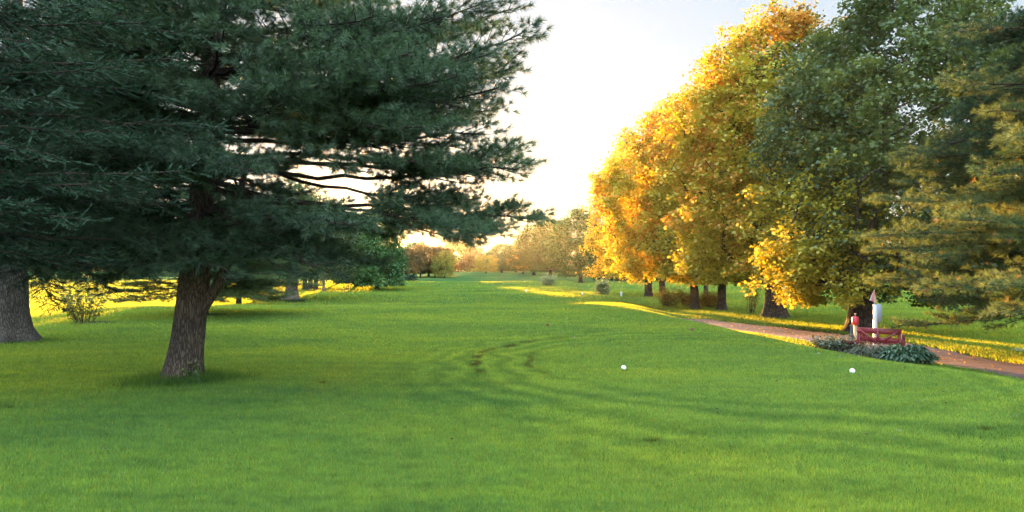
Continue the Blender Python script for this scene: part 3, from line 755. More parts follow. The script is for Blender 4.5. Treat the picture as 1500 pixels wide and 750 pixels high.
TRUNKS.append((pr.x, pr.y, 0.28, 6000, 0.20, 0.34)); patch('soil_ring', pr.x, pr.y, 0.58, 0.52, plain_mat('bare_soil', (0.075, 0.055, 0.040), 0.95, 0.25, 12, 0.9, dirt=(0.035, 0.03, 0.02), spec=0.03), 0.07, 7)

# small leafy sucker on the pine's foot
def shoots(name, seed, p, n, hgt, spread, lsize, tint, mat, stem=0.006, per=14, label=None, cat='shrub', group=None, droop=0.2, up=0.8, basal=0.3):
    r = np.random.default_rng(seed); root = empty(name, p); sb = MB(); lb = MB(); P = []
    for k in range(n):
        a = r.uniform(0, 6.28); q = spread * math.sqrt(r.uniform()); hh = hgt * r.uniform(0.55, 1.05)
        b = np.array([q * 0.3 * math.cos(a), q * 0.3 * math.sin(a), -0.05]); e = np.array([q * math.cos(a), q * math.sin(a), hh])
        C = curve(b, e, 8, sag=-0.15, wob=0.15, rng=r); sb.tube(C, np.linspace(stem * 1.5, stem * 0.4, 8), 4)
        t = basal + (1 - basal) * r.uniform(size=per) ** 0.8; x = t * 7; i = np.minimum(x.astype(int), 6)
        P.append(C[i] + (C[i + 1] - C[i]) * (x - i)[:, None] + r.normal(0, lsize * 0.9, (per, 3)))
    P = np.concatenate(P); P[:, 2] = np.maximum(P[:, 2], 0.02)
    sb.build('stems', M_BARK, root, smooth=True)
    c0, c1 = np.array(tint[0]), np.array(tint[1]); t = r.uniform(0, 1, (len(P), 1))
    leaves(lb, P, r, lsize, (c0 * (1 - t) + c1 * t).astype(np.float32), droop=droop)
    lb.build('foliage', mat, root)
    tag(root, label, cat, group); return root

shoots('weed_clump', 15, (pr.x + 0.27, pr.y - 0.26, h1(pr.x + 0.27, pr.y - 0.26)), 16, 0.34, 0.10, 0.05, ((0.05, 0.09, 0.03), (0.12, 0.17, 0.04)), M_PLANT, 0.003, 12, 'small leafy weed growing at the right foot of the big leaning pine trunk', 'weed')
# ------------------------------------------------------------------ left spruce
sr = G(14, 500)
sl = []
exs = [(3.1, 216, 404, 13.5, 0.10), (2.9, 88, 452, 15.0, 0.05), (3.3, 160, 425, 14.5, 0.12), (3.6, 240, 372, 12.6, 0.10), (4.3, 326, 184, 11.8, 0.34), (4.3, 300, 205, 12.4, 0.3), (5.2, 306, 42, 11.6, 0.25), (5.0, 285, 60, 12.4, 0.2),
       (4.4, 262, 250, 11.4, 0.2), (4.0, 268, 305, 11.8, 0.2), (4.6, 235, 132, 11.2, 0.2), (3.9, 240, 345, 12.8, 0.15), (3.7, 190, 372, 12.0, 0.2), (4.9, 225, 80, 12.4, 0.2), (4.2, 215, 225, 10.6, 0.2), (3.8, 130, 350, 11.6, 0.2),
       (5.3, 180, 20, 11.6, 0.2), (4.8, 140, 110, 10.8, 0.2), (4.3, 100, 200, 10.8, 0.2), (4.0, 60, 290, 11.0, 0.2), (3.7, 60, 370, 12.6, 0.2), (5.0, 40, 60, 11.0, 0.2), (4.6, 20, 150, 10.6, 0.2), (5.6, 100, -20, 11.4, 0.2), (5.8, 240, -30, 11.6, 0.2), (3.6, 120, 385, 12.8, 0.1), (3.4, 10, 385, 13, 0.1)]
for z0, px, py, d, sg in exs: sl.append((z0, loc(sr, px, py, d), sg))
z = 3.0
while z < 15.5:
    for q in range(5 if z < 8 else 3):
        az = R(r_.uniform(0, 360)); Lh = 6.2 * (1 - max(0, z - 3.2) / 14) * r_.uniform(0.75, 1.05)
        if z < 4: Lh *= 0.75
        sl.append((z + 0.4, (Lh * math.cos(az), Lh * math.sin(az), z - 0.10 * Lh + r_.uniform(-0.4, 0.3)), 0.2))
    z += 0.5 if z < 8 else 0.85
spruce, nS = spruce_tree('spruce_tree', 31, sl, [(0.0, 0, -0.5), (0, 0, 0), (0.03, 0, 1.5), (0.05, 0, 4), (0, 0, 10), (0, 0, 17)], [0.50, 0.48, 0.43, 0.38, 0.22, 0.02])
spruce.location = sr
tag(spruce, 'huge dark spruce with flared grey trunk at the left edge and drooping branches', 'tree')
TRUNKS.append((sr.x, sr.y, 0.65, 1800, 0.10, 0.3))
nr = Vector((-8.8, 7.6, h1(-8.8, 7.6))); sl = []
for z0, px, py, d, sg in [(3.9, 324, 186, 8.8, 0.30), (3.7, 300, 214, 9.6, 0.25), (3.9, 270, 250, 8.2, 0.25), (3.3, 262, 300, 9.0, 0.2), (3.0, 245, 345, 9.8, 0.2), (2.8, 205, 392, 9.6, 0.15), (2.8, 150, 372, 8.6, 0.2),
        (4.5, 238, 140, 8.4, 0.25), (4.2, 245, 175, 9.4, 0.25), (4.9, 300, 52, 9.0, 0.3), (4.8, 262, 84, 8.2, 0.25), (5.2, 215, 30, 8.0, 0.25), (5.4, 255, -10, 9.2, 0.25), (5.5, 140, -5, 7.6, 0.25), (4.6, 175, 96, 7.8, 0.25),
        (4.1, 165, 190, 7.6, 0.25), (3.6, 175, 265, 7.8, 0.25), (3.1, 120, 320, 7.6, 0.2), (4.9, 90, 60, 7.4, 0.25), (4.4, 80, 140, 7.2, 0.25), (3.9, 70, 225, 7.2, 0.25), (3.4, 40, 300, 7.4, 0.2), (3.0, 30, 370, 8.2, 0.15), (5.3, 20, 10, 7.6, 0.2)]:
    sl.append((z0 - r_.uniform(0.2, 1.0), loc(nr, px, py, d), r_.uniform(-0.2, 0.12)))
z = 2.4
while z < 14:
    for k_ in range(3):
        az = R(r_.uniform(60, 300)); Lh = 4.6 * (1 - max(0, z - 3) / 12.5) * r_.uniform(0.75, 1.05)
        sl.append((z + 0.4, (Lh * math.cos(az), Lh * math.sin(az), z - 0.12 * Lh + r_.uniform(-0.3, 0.3)), 0.2))
    z += 0.7
sp2, nS2 = spruce_tree('spruce_tree', 33, sl, [(0.0, 0, -0.5), (0, 0, 0), (0.03, 0, 1.5), (0.05, 0, 4), (0, 0, 9), (0, 0, 15)], [0.34, 0.32, 0.28, 0.24, 0.14, 0.02], nl=0.026)
sp2.location = nr
tag(sp2, 'nearest spruce, its short needled dark boughs hanging across the upper left corner', 'tree')

# ------------------------------------------------------------------ right pine, and two further off on the left
lb_ = []
z = 1.6
while z < 15:
    for q in range(5 if z < 9 else 3):
        az = R(r_.uniform(0, 360)); Lh = 6.3 * (1 - (max(0, z - 3) / 13.5) ** 1.2) * r_.uniform(0.72, 1.05)
        if z < 2.3: Lh *= 0.9
        lb_.append((z + 0.5, (Lh * math.cos(az), Lh * math.sin(az), z + r_.uniform(-0.5, 0.5) - (0.3 if z < 3 else 0)), -0.05))
    z += 0.42 if z < 9 else 0.8
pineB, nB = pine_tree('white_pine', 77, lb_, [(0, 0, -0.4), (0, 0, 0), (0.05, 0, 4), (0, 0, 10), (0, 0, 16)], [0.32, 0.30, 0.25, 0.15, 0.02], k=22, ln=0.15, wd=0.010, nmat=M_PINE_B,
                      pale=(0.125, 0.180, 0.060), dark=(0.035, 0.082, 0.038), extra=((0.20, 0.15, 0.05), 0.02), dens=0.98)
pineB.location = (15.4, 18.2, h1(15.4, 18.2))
tag(pineB, 'white pine at the right edge whose sunlit needle clumps hang over the cart path', 'tree')
print('tufts', nT, nS, nB)
def put(src, p, s=(1, 1, 1), rz=0, label=None, group=None, cat=None):
    o = copy_tree(src); o.location = p; o.scale = s; o.rotation_euler = (0, 0, rz)
    if label: o['label'] = label
    if group: o['group'] = group
    if cat: o['category'] = cat
    return o
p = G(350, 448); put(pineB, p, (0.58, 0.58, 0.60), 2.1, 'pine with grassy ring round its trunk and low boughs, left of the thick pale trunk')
TRUNKS.append((p.x, p.y, 0.35, 400, 0.12, 0.4)); patch('mulch_ring', p.x, p.y, 1.0, 1.0, M_SOIL, 0.05, 1)
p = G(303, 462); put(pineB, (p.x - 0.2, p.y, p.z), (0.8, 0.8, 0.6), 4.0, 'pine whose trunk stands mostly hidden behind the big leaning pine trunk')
TRUNKS.append((p.x, p.y, 0.35, 500, 0.12, 0.4)); patch('mulch_ring', p.x, p.y, 0.9, 0.8, M_SOIL, 0.05, 2)

# ------------------------------------------------------------------ thick pale trunk tree at left and its neighbours
P_GREEN = pal(((0.030, 0.060, 0.022), (0.075, 0.110, 0.035)), seed=3)
p = G(427, 440)
t = broadleaf('oak_tree', 41, 9.6, 5.7, 2.6, 0.42, tips=300, nleaf=42000, lsize=0.17, palette=P_GREEN, bark=M_BARK_LIGHT, fork=0.16, low=0.85, flare=1.7, taper=0.9, offs=(0.5, 0))
t.location = p; tag(t, 'broad green tree with thick pale flared trunk standing behind the big pine', 'tree')
TRUNKS.append((p.x, p.y, 0.6, 400, 0.12, 0.4)); patch('mulch_ring', p.x, p.y, 1.3, 1.2, M_SOIL, 0.05, 3)
small = broadleaf('roadside_tree', 43, 9.0, 3.6, 2.3, 0.24, tips=140, nleaf=11000, lsize=0.20, palette=P_GREEN, fork=0.25, mat=M_FAR)
rows = [(409, 421, 1.0, 'slim dark trunked tree standing alone left of the thick pale trunk'), (447, 425, 1.05, 'leftmost of three close dark trunks right of the thick pale trunk'),
        (455, 425, 1.05, 'middle one of three close dark trunks right of the thick pale trunk'), (463, 426, 1.0, 'rightmost of three close dark trunks right of the thick pale trunk'),
        (495, 418, 0.9, 'small tree with dark trunk near the lit strip left of the fairway')]
for k, (px, py, s, lab) in enumerate(rows):
    q = G(px, py)
    if k == 0: small.location = q; tag(small, lab, 'tree', 'row of trees left of the fairway'); small.rotation_euler = (0, 0, 1); small.scale = (0.4, 0.4, 1.0)
    else: put(small, q, (s, s, s * (1.1 if k < 4 else 0.8)), k * 1.7, lab)
q = G(474, 428)
t = broadleaf('young_tree', 47, 5.5, 2.3, 1.5, 0.13, tips=70, nleaf=4500, lsize=0.16, palette=pal(((0.05, 0.09, 0.03), (0.10, 0.13, 0.04)), seed=4), bark=M_BARK_LIGHT, fork=0.2)
t.location = q; tag(t, 'small pale trunked forking tree right of the three close dark trunks', 'tree')

# ------------------------------------------------------------------ maples along the cart path
GOLD = ((0.25, 0.26, 0.03), (0.46, 0.43, 0.045)); ORANGE = (0.58, 0.30, 0.05); RED = (0.42, 0.075, 0.02); GRN = (0.075, 0.115, 0.028)
def mp(px, py, **k):
    q = G(px, py); t = broadleaf('maple_tree', palette=k.pop('pal'), **{a: b for a, b in k.items() if a not in ('label', 'rz')}); t.location = q
    tag(t, k['label'], 'tree', 'maples lining the cart path'); print(k['label'][:30], [round(v, 1) for v in q]); return t
left = lambda s: (lambda C: -C[:, 0] * s)
mp(1260, 487, seed=51, Ht=16.5, Rc=5.1, cb=1.8, tr=0.46, tips=520, nleaf=120000, lsize=0.17, fork=0.13, low=0.9, offs=(3.2, 0), clump=0.40,
   pal=pal(((0.065, 0.110, 0.045), (0.125, 0.170, 0.055)), seed=8, spots=[((0.34, 0.32, 0.035), 1.1, lambda C: -(C[:, 2] - 2) * 0.20 + 0.9 - C[:, 0] * 0.38)]),
   label='large green maple with thick dark trunk standing behind the red bench')
mp(1135, 466, seed=52, Ht=17.2, Rc=6.4, taper=0.72, cb=3.0, tr=0.50, tips=520, nleaf=140000, lsize=0.19, fork=0.14, low=0.8, offs=(0.5, 0), clump=0.42, flare=1.7,
   pal=pal(((0.06, 0.10, 0.022), (0.12, 0.14, 0.026)), seed=9, spots=[((0.38, 0.36, 0.04), -0.35, lambda C: -C[:, 0] * 0.28 - 0.02 * C[:, 2]), (ORANGE, 1.5, lambda C: -C[:, 0] * 0.18 + C[:, 2] * 0.05)]),
   label='tall maple with the thickest trunk, half green half gold, flanked by grass beyond the path')
mp(1057, 456, seed=53, Ht=16.3, Rc=5.9, taper=0.52, cb=3.2, tr=0.30, tips=400, nleaf=90000, lsize=0.21, fork=0.15, low=0.8, offs=(-0.3, 0),
   pal=pal(GOLD, seed=10, f=0.35, spots=[(GRN, 0.75, lambda C: C[:, 0] * 0.14), (ORANGE, 0.8, lambda C: C[:, 2] * 0.05 - 0.4), (RED, 1.7, lambda C: C[:, 2] * 0.04)]),
   label='golden maple with slim straight trunk, second left of the thickest trunk')
mp(1018, 454, seed=54, Ht=15.0, Rc=5.6, taper=0.52, cb=3.1, tr=0.30, tips=380, nleaf=85000, lsize=0.21, fork=0.14, low=0.85, offs=(-1.2, 0),
   pal=pal(GOLD, seed=11, f=0.35, spots=[(GRN, 0.95, lambda C: C[:, 0] * 0.12), (ORANGE, 0.75, lambda C: C[:, 2] * 0.06 - 0.5), (RED, 1.6, lambda C: C[:, 2] * 0.05)]),
   label='golden maple with forked dark trunk beside the round roadside shrub')
mp(950, 436, seed=55, Ht=15.6, Rc=6.2, taper=0.55, cb=3.2, tr=0.36, tips=380, nleaf=60000, lsize=0.22, fork=0.14, low=0.85,
   pal=pal(GOLD, seed=12, f=0.3, spots=[(GRN, 1.0, None), (ORANGE, 1.2, None), (RED, 1.8, lambda C: C[:, 2] * 0.05)]),
   label='golden maple farthest along the row with short trunk on the open fairway')
mp(970, 437, seed=56, Ht=13.0, Rc=4.6, cb=3.4, tr=0.30, tips=220, nleaf=26000, lsize=0.22, fork=0.16,
   pal=pal(GOLD, seed=13, f=0.3, spots=[(GRN, 1.0, None), (ORANGE, 1.0, None)]),
   label='golden maple close to the right of the farthest one in the row')
q = G(1034, 438)
t = put(small, q, (0.9, 0.9, 1.1), 0.5, 'dark trunked tree seen between the two slim golden maples'); t['group'] = 'trees beyond the fairway'

# ------------------------------------------------------------------ far trees
FG = broadleaf('distant_tree', 61, 10, 4.2, 1.6, 0.25, tips=190, nleaf=20000, lsize=0.26, palette=pal(((0.035, 0.100, 0.03), (0.080, 0.165, 0.045)), seed=20), fork=0.15, mat=M_FAR, low=0.9)
FY = broadleaf('distant_tree', 62, 10, 4.6, 1.2, 0.25, tips=150, nleaf=12000, lsize=0.26, palette=pal(((0.22, 0.22, 0.04), (0.36, 0.32, 0.05)), seed=21), fork=0.12, mat=M_FAR, low=0.9, lump=0.25)
FR = broadleaf('distant_tree', 63, 10, 4.6, 2.2, 0.25, tips=220, nleaf=22000, lsize=0.26, palette=pal(((0.10, 0.085, 0.035), (0.30, 0.17, 0.05)), seed=22, f=1.0), fork=0.15, mat=M_FAR, lump=0.42)
FW = broadleaf('distant_tree', 64, 10, 3.6, 1.0, 0.25, tips=200, nleaf=20000, lsize=0.26, palette=pal(((0.05, 0.12, 0.04), (0.10, 0.19, 0.05)), seed=23), fork=0.1, mat=M_FAR, low=1.0, taper=0.55, lump=0.12)
far = [  # kind, pixel x, depth, top pixel y, half width px, label
    (FG, 577, 139, 360, 22, None), (FY, 651, 140, 368, 15, None),  # sun blockers added to shade the tee lawn
    (FR, 596, 137, 363, 20, 'leftmost reddish tree at the far end of the fairway'),
    (FR, 616, 141, 355, 21, 'second reddish tree from the left at the far end of the fairway'),
    (FR, 637, 143, 360, 20, 'third reddish tree from the left at the far end of the fairway'),
    (FG, 606, 146, 360, 22, None), (FG, 628, 148, 366, 24, None), (FR, 647, 150, 360, 20, None),  # hidden second row, added to thicken the shade on the lawn
    (FW, 522, 92, 330, 34, 'smaller round tree added to fill the clump just left of the bushy green one'),  # added to close a gap that let a sunbeam onto the lawn
    (FW, 553, 84, 318, 40, 'bushy green tree whose right edge closes the clump behind the big pine boughs'),
    (FY, 651, 255, 370, 18, 'small orange tree between the reddish ones and the tall pale round tree'),
    (FW, 672, 300, 355, 24, 'tall pale green round tree centred at the far end of the fairway'),
    (FR, 694, 270, 362, 20, 'orange topped tree just right of the tall pale round tree'),
    (FY, 712, 190, 374, 20, 'bright yellow rounded small tree at the fairway end'),
    (FG, 735, 205, 361, 24, 'dull green tree right behind the bright yellow one'),
    (FG, 756, 210, 362, 24, 'dull green tree left of the big drooping green tree'),
    (FG, 782, 160, 336, 36, 'big loose green tree left of the vase shaped gold edged one'),
    (FW, 806, 148, 328, 28, 'tall thin crowned green tree behind the loose green one'),
    (FY, 766, 172, 352, 20, 'yellow edged tree left of the big loose green one'),
    (FG, 850, 118, 316, 46, 'vase shaped dark green tree with gold left edge beyond the fairway'),
    (FG, 890, 150, 345, 40, None), (FG, 925, 140, 350, 36, None), (FG, 1000, 150, 350, 46, None), (FW, 1080, 150, 352, 46, None), (FY, 1165, 140, 376, 40, 'grey green low tree seen under the branches between the two thickest maples'), (FG, 1205, 145, 368, 36, 'low dark tree seen just left of the bench maple under its branches'),
    (FG, 1320, 140, 372, 46, None), (FW, 1400, 145, 368, 50, None), (FG, 1480, 140, 365, 50, None), (FG, 1560, 145, 340, 60, None), (FG, 1660, 140, 340, 60, None),
    (FG, 15, 150, 318, 46, None), (FY, 70, 155, 330, 46, None), (FR, 130, 160, 335, 46, None), (FG, 185, 155, 322, 40, None), (FG, -60, 140, 310, 60, None), (FG, -160, 140, 310, 60, None),
    (FR, 225, 270, 378, 30, None), (FG, 270, 280, 376, 34, None), (FG, 315, 285, 380, 28, None), (FR, 365, 290, 380, 28, None), (FG, 410, 290, 378, 26, None), (FG, 455, 285, 380, 26, None), (FR, 500, 290, 382, 26, None), (FG, 545, 290, 380, 24, None), (FR, 575, 292, 380, 20, None)]
used = set()
gen = 'tree of the distant wood that closes the course on the horizon'
rf = np.random.default_rng(5)
for k, (src, px, d, top, hw, lab) in enumerate(far):
    q = A(px, d); hgt = Z(top, d) - q.z; base = {FG: 4.2, FY: 4.6, FR: 4.6, FW: 3.6}[src]; sx = hw / F * d / base; sz = hgt / 10 * (1.0 if src is FR else 1.10)
    o = src if src not in used else copy_tree(src); used.add(src)
    o.location = q; o.scale = (sx, sx, sz); o.rotation_euler = (0, 0, rf.uniform(0, 6.28))
    tag(o, lab or gen, 'tree', 'distant trees')
    if lab is None: o['group'] = 'distant wood on the horizon'

# dark hedge line right of the fairway's end and far wood
def hedge(name, pts, hgt, dep, seed, tint, n, label, ls=0.3):
    r = np.random.default_rng(seed); pts = np.array(pts, float); seg = np.linalg.norm(np.diff(pts, axis=0), axis=1); cum = np.concatenate([[0], np.cumsum(seg)])
    u = r.uniform(0, cum[-1], n); x = np.interp(u, cum, pts[:, 0]); y = np.interp(u, cum, pts[:, 1])
    hh = hgt * (0.75 + 0.25 * np.sin(u * 0.5) * np.sin(u * 0.17 + 1))
    P = np.stack([x + r.normal(0, dep * 0.5, n), y + r.normal(0, dep * 0.5, n), H(x, y) + hh * r.uniform(0, 1, n) ** 0.8], 1)
    c0, c1 = np.array(tint[0]), np.array(tint[1]); t = r.uniform(0, 1, (n, 1))
    mb = MB(); leaves(mb, P, r, ls, (c0 * (1 - t) + c1 * t).astype(np.float32)); o = mb.build(name, M_FAR); return tag(o, label, 'hedge')
a0, a1 = A(872, 135), A(1010, 120); a2 = A(1130, 135)
hedge('hedge', [a0[:2], a1[:2], a2[:2]], 3.6, 1.6, 5, ((0.02, 0.035, 0.015), (0.05, 0.07, 0.03)), 16000, 'long dark hedge beyond the fairway behind the golden maples')
tb_ = hedge('woodland', [A(-500, 330)[:2], A(20, 330)[:2], A(500, 335)[:2], A(760, 300)[:2], A(1100, 220)[:2], A(1500, 220)[:2], A(2200, 220)[:2]], 6.0, 6, 6, ((0.05, 0.05, 0.03), (0.12, 0.09, 0.04)), 45000, 'low brownish far wood closing off the horizon', 0.9)
tb_['kind'] = 'stuff'
hedge('dark_bush', [A(597, 120)[:2], A(605, 120)[:2]], 1.5, 0.9, 8, ((0.02, 0.035, 0.02), (0.04, 0.06, 0.03)), 900, 'small dark bush at the left edge of the far fairway', 0.2)['category'] = 'shrub'

# ------------------------------------------------------------------ shrubs and saplings
YG = ((0.20, 0.19, 0.03), (0.36, 0.28, 0.04))
p = G(125, 474); patch('mulch_ring', p.x + 0.35, p.y, 0.9, 0.55, M_SOIL, 0.06, 4)
t = shoots('sapling', 5, p, 34, 1.5, 0.9, 0.10, ((0.12, 0.14, 0.03), (0.25, 0.25, 0.05)), M_MAPLE, 0.008, 34, 'small yellow green leafy sapling on a mulch bed before the sunlit grass', 'sapling')
TRUNKS.append((p.x, p.y, 0.2, 500, 0.10, 0.4))
shoots('sapling', 6, G(508, 430), 6, 1.1, 0.6, 0.13, ((0.05, 0.07, 0.03), (0.08, 0.10, 0.04)), M_MAPLE, 0.02, 12, 'thin twiggy sapling beside the far fairway under the pine boughs', 'sapling')
for k, (px, py, n, hg, sp, lab) in enumerate([(980, 449, 60, 1.5, 1.15, 'round green shrub left of the forked maple trunk'), (1004, 449, 40, 1.25, 0.7, 'yellow shrub at the foot of the forked maple trunk'),
        (1036, 451, 50, 1.3, 0.85, 'yellow shrub between the forked maple and the slim maple'), (1048, 452, 24, 1.2, 0.4, 'narrow yellow shrub hugging the slim maple trunk'),
        (1100, 460, 16, 2.6, 0.55, 'tall thin yellow sapling left of the thickest maple trunk')]):
    q = G(px, py); shoots('shrub' if k < 4 else 'sapling', 70 + k, q, n, hg, sp, 0.14, YG if k else ((0.10, 0.13, 0.03), (0.24, 0.22, 0.04)), M_MAPLE, 0.01, 26, lab, 'shrub' if k < 4 else 'sapling')
for k, (px, py, n, hg, sp, lab) in enumerate([(883, 431, 50, 1.0, 0.5, 'soft grey green shrub alone on the far fairway beside the white post'), (803, 418, 40, 1.4, 1.2, 'pale round shrub below the loose green tree'), (1180, 434, 24, 1.2, 1.4, 'small dark shrub on the fairway between the thickest maples')]):
    q = G(px, py); shoots('shrub', 80 + k, q, n, hg, sp, 0.20, ((0.13, 0.20, 0.10), (0.22, 0.30, 0.14)), M_FAR, 0.007, 34, lab, 'shrub')

# ------------------------------------------------------------------ bench corner
M_RED = plain_mat('red_paint', (0.21, 0.020, 0.026), 0.45, 0.10, 10, 0.15, dirt=(0.13, 0.018, 0.022), spec=0.5)
M_REDB = plain_mat('bright_red_paint', (0.55, 0.03, 0.05), 0.35, 0.06, 10, 0.05, spec=0.5)
M_WHITE = plain_mat('white_paint', (0.72, 0.70, 0.68), 0.5, 0.06, 8, 0.08, dirt=(0.55, 0.52, 0.48), spec=0.4)
M_CREAM = plain_mat('pale_wood', (0.52, 0.40, 0.28), 0.8, 0.1, 10, 0.3)
M_TOWEL = plain_mat('towel_cloth', (0.10, 0.12, 0.14), 0.95, 0.15, 30, 0.4)
M_FLAG = plain_mat('flag_cloth', (0.70, 0.28, 0.24), 0.8, 0.08, 30, 0.1)
M_BALL = plain_mat('white_ball_paint', (0.78, 0.80, 0.80), 0.35, 0.04, 20, 0.1, spec=0.5)
M_BROWN = plain_mat('brown_marker_paint', (0.16, 0.035, 0.02), 0.4, 0.1, 20, 0.1)

# bench: its back faces the camera
bx_, by_ = 10.75, 21.6
bz = h1(bx_, by_)
ang = R(-39)             # right end nearer the camera
bench = empty('bench', (bx_, by_, bz), ang); bench.scale = (1, 1, 1.1)
tag(bench, 'dark red wooden bench with cross braced back standing beside the cart path', 'bench')
W = 1.18
def plank(name, c, d, mat=M_RED, **k):
    m_ = MB(); m_.box(c, d, bev=0.006, **k); return m_.build(name, mat, bench)
# local axes: x along the bench, -y towards the camera (the back), +y towards the path
plank('backrest_plank', (0, -0.20, 0.735), (W, 0.035, 0.15)); plank('backrest_plank', (0, -0.165, 0.50), (W, 0.035, 0.13))
for k in range(3): plank('seat_plank', (0, -0.06 + k * 0.155, 0.405), (W, 0.145, 0.035))
for x in (-W / 2 + 0.05, W / 2 - 0.05):
    plank('back_leg', (x, -0.15, 0.40), (0.07, 0.075, 0.80), rx=-0.06 * -1)
    plank('front_leg', (x, 0.30, 0.30), (0.07, 0.07, 0.62))
    plank('armrest', (x, 0.08, 0.625), (0.11, 0.52, 0.035))
plank('upright', (-0.02, -0.238, 0.60), (0.07, 0.03, 0.40))
dl = math.hypot(W / 2 - 0.08, 0.36)
for s in (-1, 1): plank('brace', (s * (W / 4), -0.243 - 0.001 * s, 0.60), (dl, 0.028, 0.055), ry=-s * math.atan2(0.36, W / 2 - 0.08))
plank('stretcher', (0, 0.06, 0.20), (W - 0.12, 0.05, 0.06), M_CREAM)
for x in (-W / 2 - 0.002, W / 2 + 0.002): plank('sunlit_end_cap', (x, -0.212, 0.62), (0.02, 0.06, 0.13), M_CREAM)  # pale caps paint the sunlit spots at the bench ends

# low red side table at the left end of the bench
tt_ = empty('side_table', (bx_ - 0.60, by_ + 0.52, h1(bx_ - 0.60, by_ + 0.52)), ang); tag(tt_, 'low dark red wooden slab stand at the left end of the bench', 'side table')
m_ = MB(); m_.box((0, 0, 0.44), (0.42, 0.40, 0.11), bev=0.012); m_.build('tabletop', M_RED, tt_)
for sx in (-1, 1):
    m_ = MB(); m_.box((sx * 0.11, 0, 0.19), (0.09, 0.28, 0.39), bev=0.008); m_.build('leg', plain_mat('faded_red_wood', (0.36, 0.13, 0.09), 0.8, 0.1, 12, 0.3) if sx < 0 else bpy.data.materials['faded_red_wood'], tt_)

# ball washer
wx, wy = 10.62, 22.9; wz = h1(wx, wy)
bw = empty('ball_washer', (wx, wy, wz)); tag(bw, 'bright red ball washer on a pale post with a dark towel beside the bench', 'ball washer')
m_ = MB(); m_.box((0, 0, 0.42), (0.085, 0.085, 1.0), bev=0.01); m_.build('post', M_CREAM, bw)
m_ = MB(); m_.lathe([(0.0, 0.90), (0.085, 0.90), (0.10, 0.92), (0.105, 1.0), (0.10, 1.12), (0.08, 1.15), (0.0, 1.155)], n=20); m_.build('tank', M_REDB, bw, smooth=False)
m_ = MB(); m_.lathe([(0.0, 1.15), (0.012, 1.15), (0.012, 1.21), (0.03, 1.215), (0.032, 1.24), (0.0, 1.25)], n=12); m_.build('plunger', M_CREAM, bw)
# hanging towel with folds
u = np.linspace(0, 1, 12); v = np.linspace(0, 1, 14)
U, Vv = np.meshgrid(u, v); X = -0.13 + 0.14 * (U - 0.5) * (0.7 + 0.5 * Vv); Yt = -0.05 + 0.02 * np.sin(U * 14 + Vv * 2) ; Zt = 0.88 - 0.60 * Vv + 0.01 * np.sin(U * 9)
m_ = MB(); vf = np.stack([X, Yt, Zt], -1).reshape(-1, 3); vb = vf + np.array([0, 0.012, 0]); i = np.arange(13)[:, None]; j = np.arange(11)[None]
f_ = np.stack([i * 12 + j, i * 12 + j + 1, (i + 1) * 12 + j + 1, (i + 1) * 12 + j], -1).reshape(-1, 4); m_.add(vf, f_); m_.add(vb, f_[:, ::-1]); m_.build('towel', M_TOWEL, bw, smooth=True)
m_ = MB(); m_.tube([(-0.04, -0.02, 0.87), (-0.09, -0.03, 0.90), (-0.20, -0.04, 0.885)], [0.006] * 3, 6); m_.build('towel_hook', M_CREAM, bw)

# sign on a white post with a small pennant
sx_, sy_ = (1281 - 750) / F * 25.2, 25.2; sz_ = h1(sx_, sy_)
sg = empty('tee_sign', (sx_, sy_, sz_)); tag(sg, 'white hole sign with clipped corners on a thick white post behind the bench', 'sign')
ztop = Z(446, sy_) - sz_; zb = Z(474, sy_) - sz_
m_ = MB(); m_.box((0, 0, ztop / 2 - 0.1), (0.10, 0.10, ztop + 0.2), bev=0.01); m_.build('post', M_WHITE, sg)
from mathutils import Matrix
hb = ztop - zb; wb = 0.74
pts = [(0.0, zb + 0.0), (wb * 0.72, zb), (wb, zb + hb * 0.16), (wb, zb + hb * 0.84), (wb * 0.72, ztop + 0.0), (0.0, ztop)]
m_ = MB(); m_.prism(pts, 0.035, Matrix.Rotation(R(48), 3, 'Z'), (0.04, 0.07, 0)); m_.build('board', plain_mat('shaded_sign_face', (0.46, 0.47, 0.60), 0.5, 0.04, 10, 0.05), sg)  # lavender base colour carries the shade on the white board
pn = empty('pennant', (sx_ - 0.03, sy_ - 0.02, sz_ + ztop)); tag(pn, 'small pink pennant with white hem on a thin staff above the white sign post', 'flag')
m_ = MB(); m_.lathe([(0.009, -0.05), (0.009, 0.50), (0.0, 0.51)], n=8); m_.build('staff', M_WHITE, pn)
def cloth(name, f, mat):
    u = np.linspace(0, 1, 12); v = np.linspace(0, 1, 12); U, Vv = np.meshgrid(u, v)
    X, Zc = f(U, Vv); Yc = -0.02 + 0.03 * np.sin(U * 9 + Vv * 3) * Vv; vf = np.stack([X, Yc, Zc], -1).reshape(-1, 3)
    i = np.arange(11)[:, None]; j = np.arange(11)[None]; f_ = np.stack([i * 12 + j, i * 12 + j + 1, (i + 1) * 12 + j + 1, (i + 1) * 12 + j], -1).reshape(-1, 4)
    m_ = MB(); m_.add(vf, f_); m_.add(vf + np.array([0, 0.006, 0]), f_[:, ::-1]); m_.build(name, mat, pn, smooth=True)
cloth('cloth', lambda U, V: (0.004 + (U - 0.72) * 0.20 * V ** 0.7, 0.49 - 0.30 * V - 0.16 * (1 - U) * V * 0.3 - 0.15 * U * V), M_FLAG)
cloth('hem', lambda U, V: (0.004 - 0.72 * 0.20 * V ** 0.7 - 0.030 * U * V, 0.485 - 0.345 * V), M_WHITE)

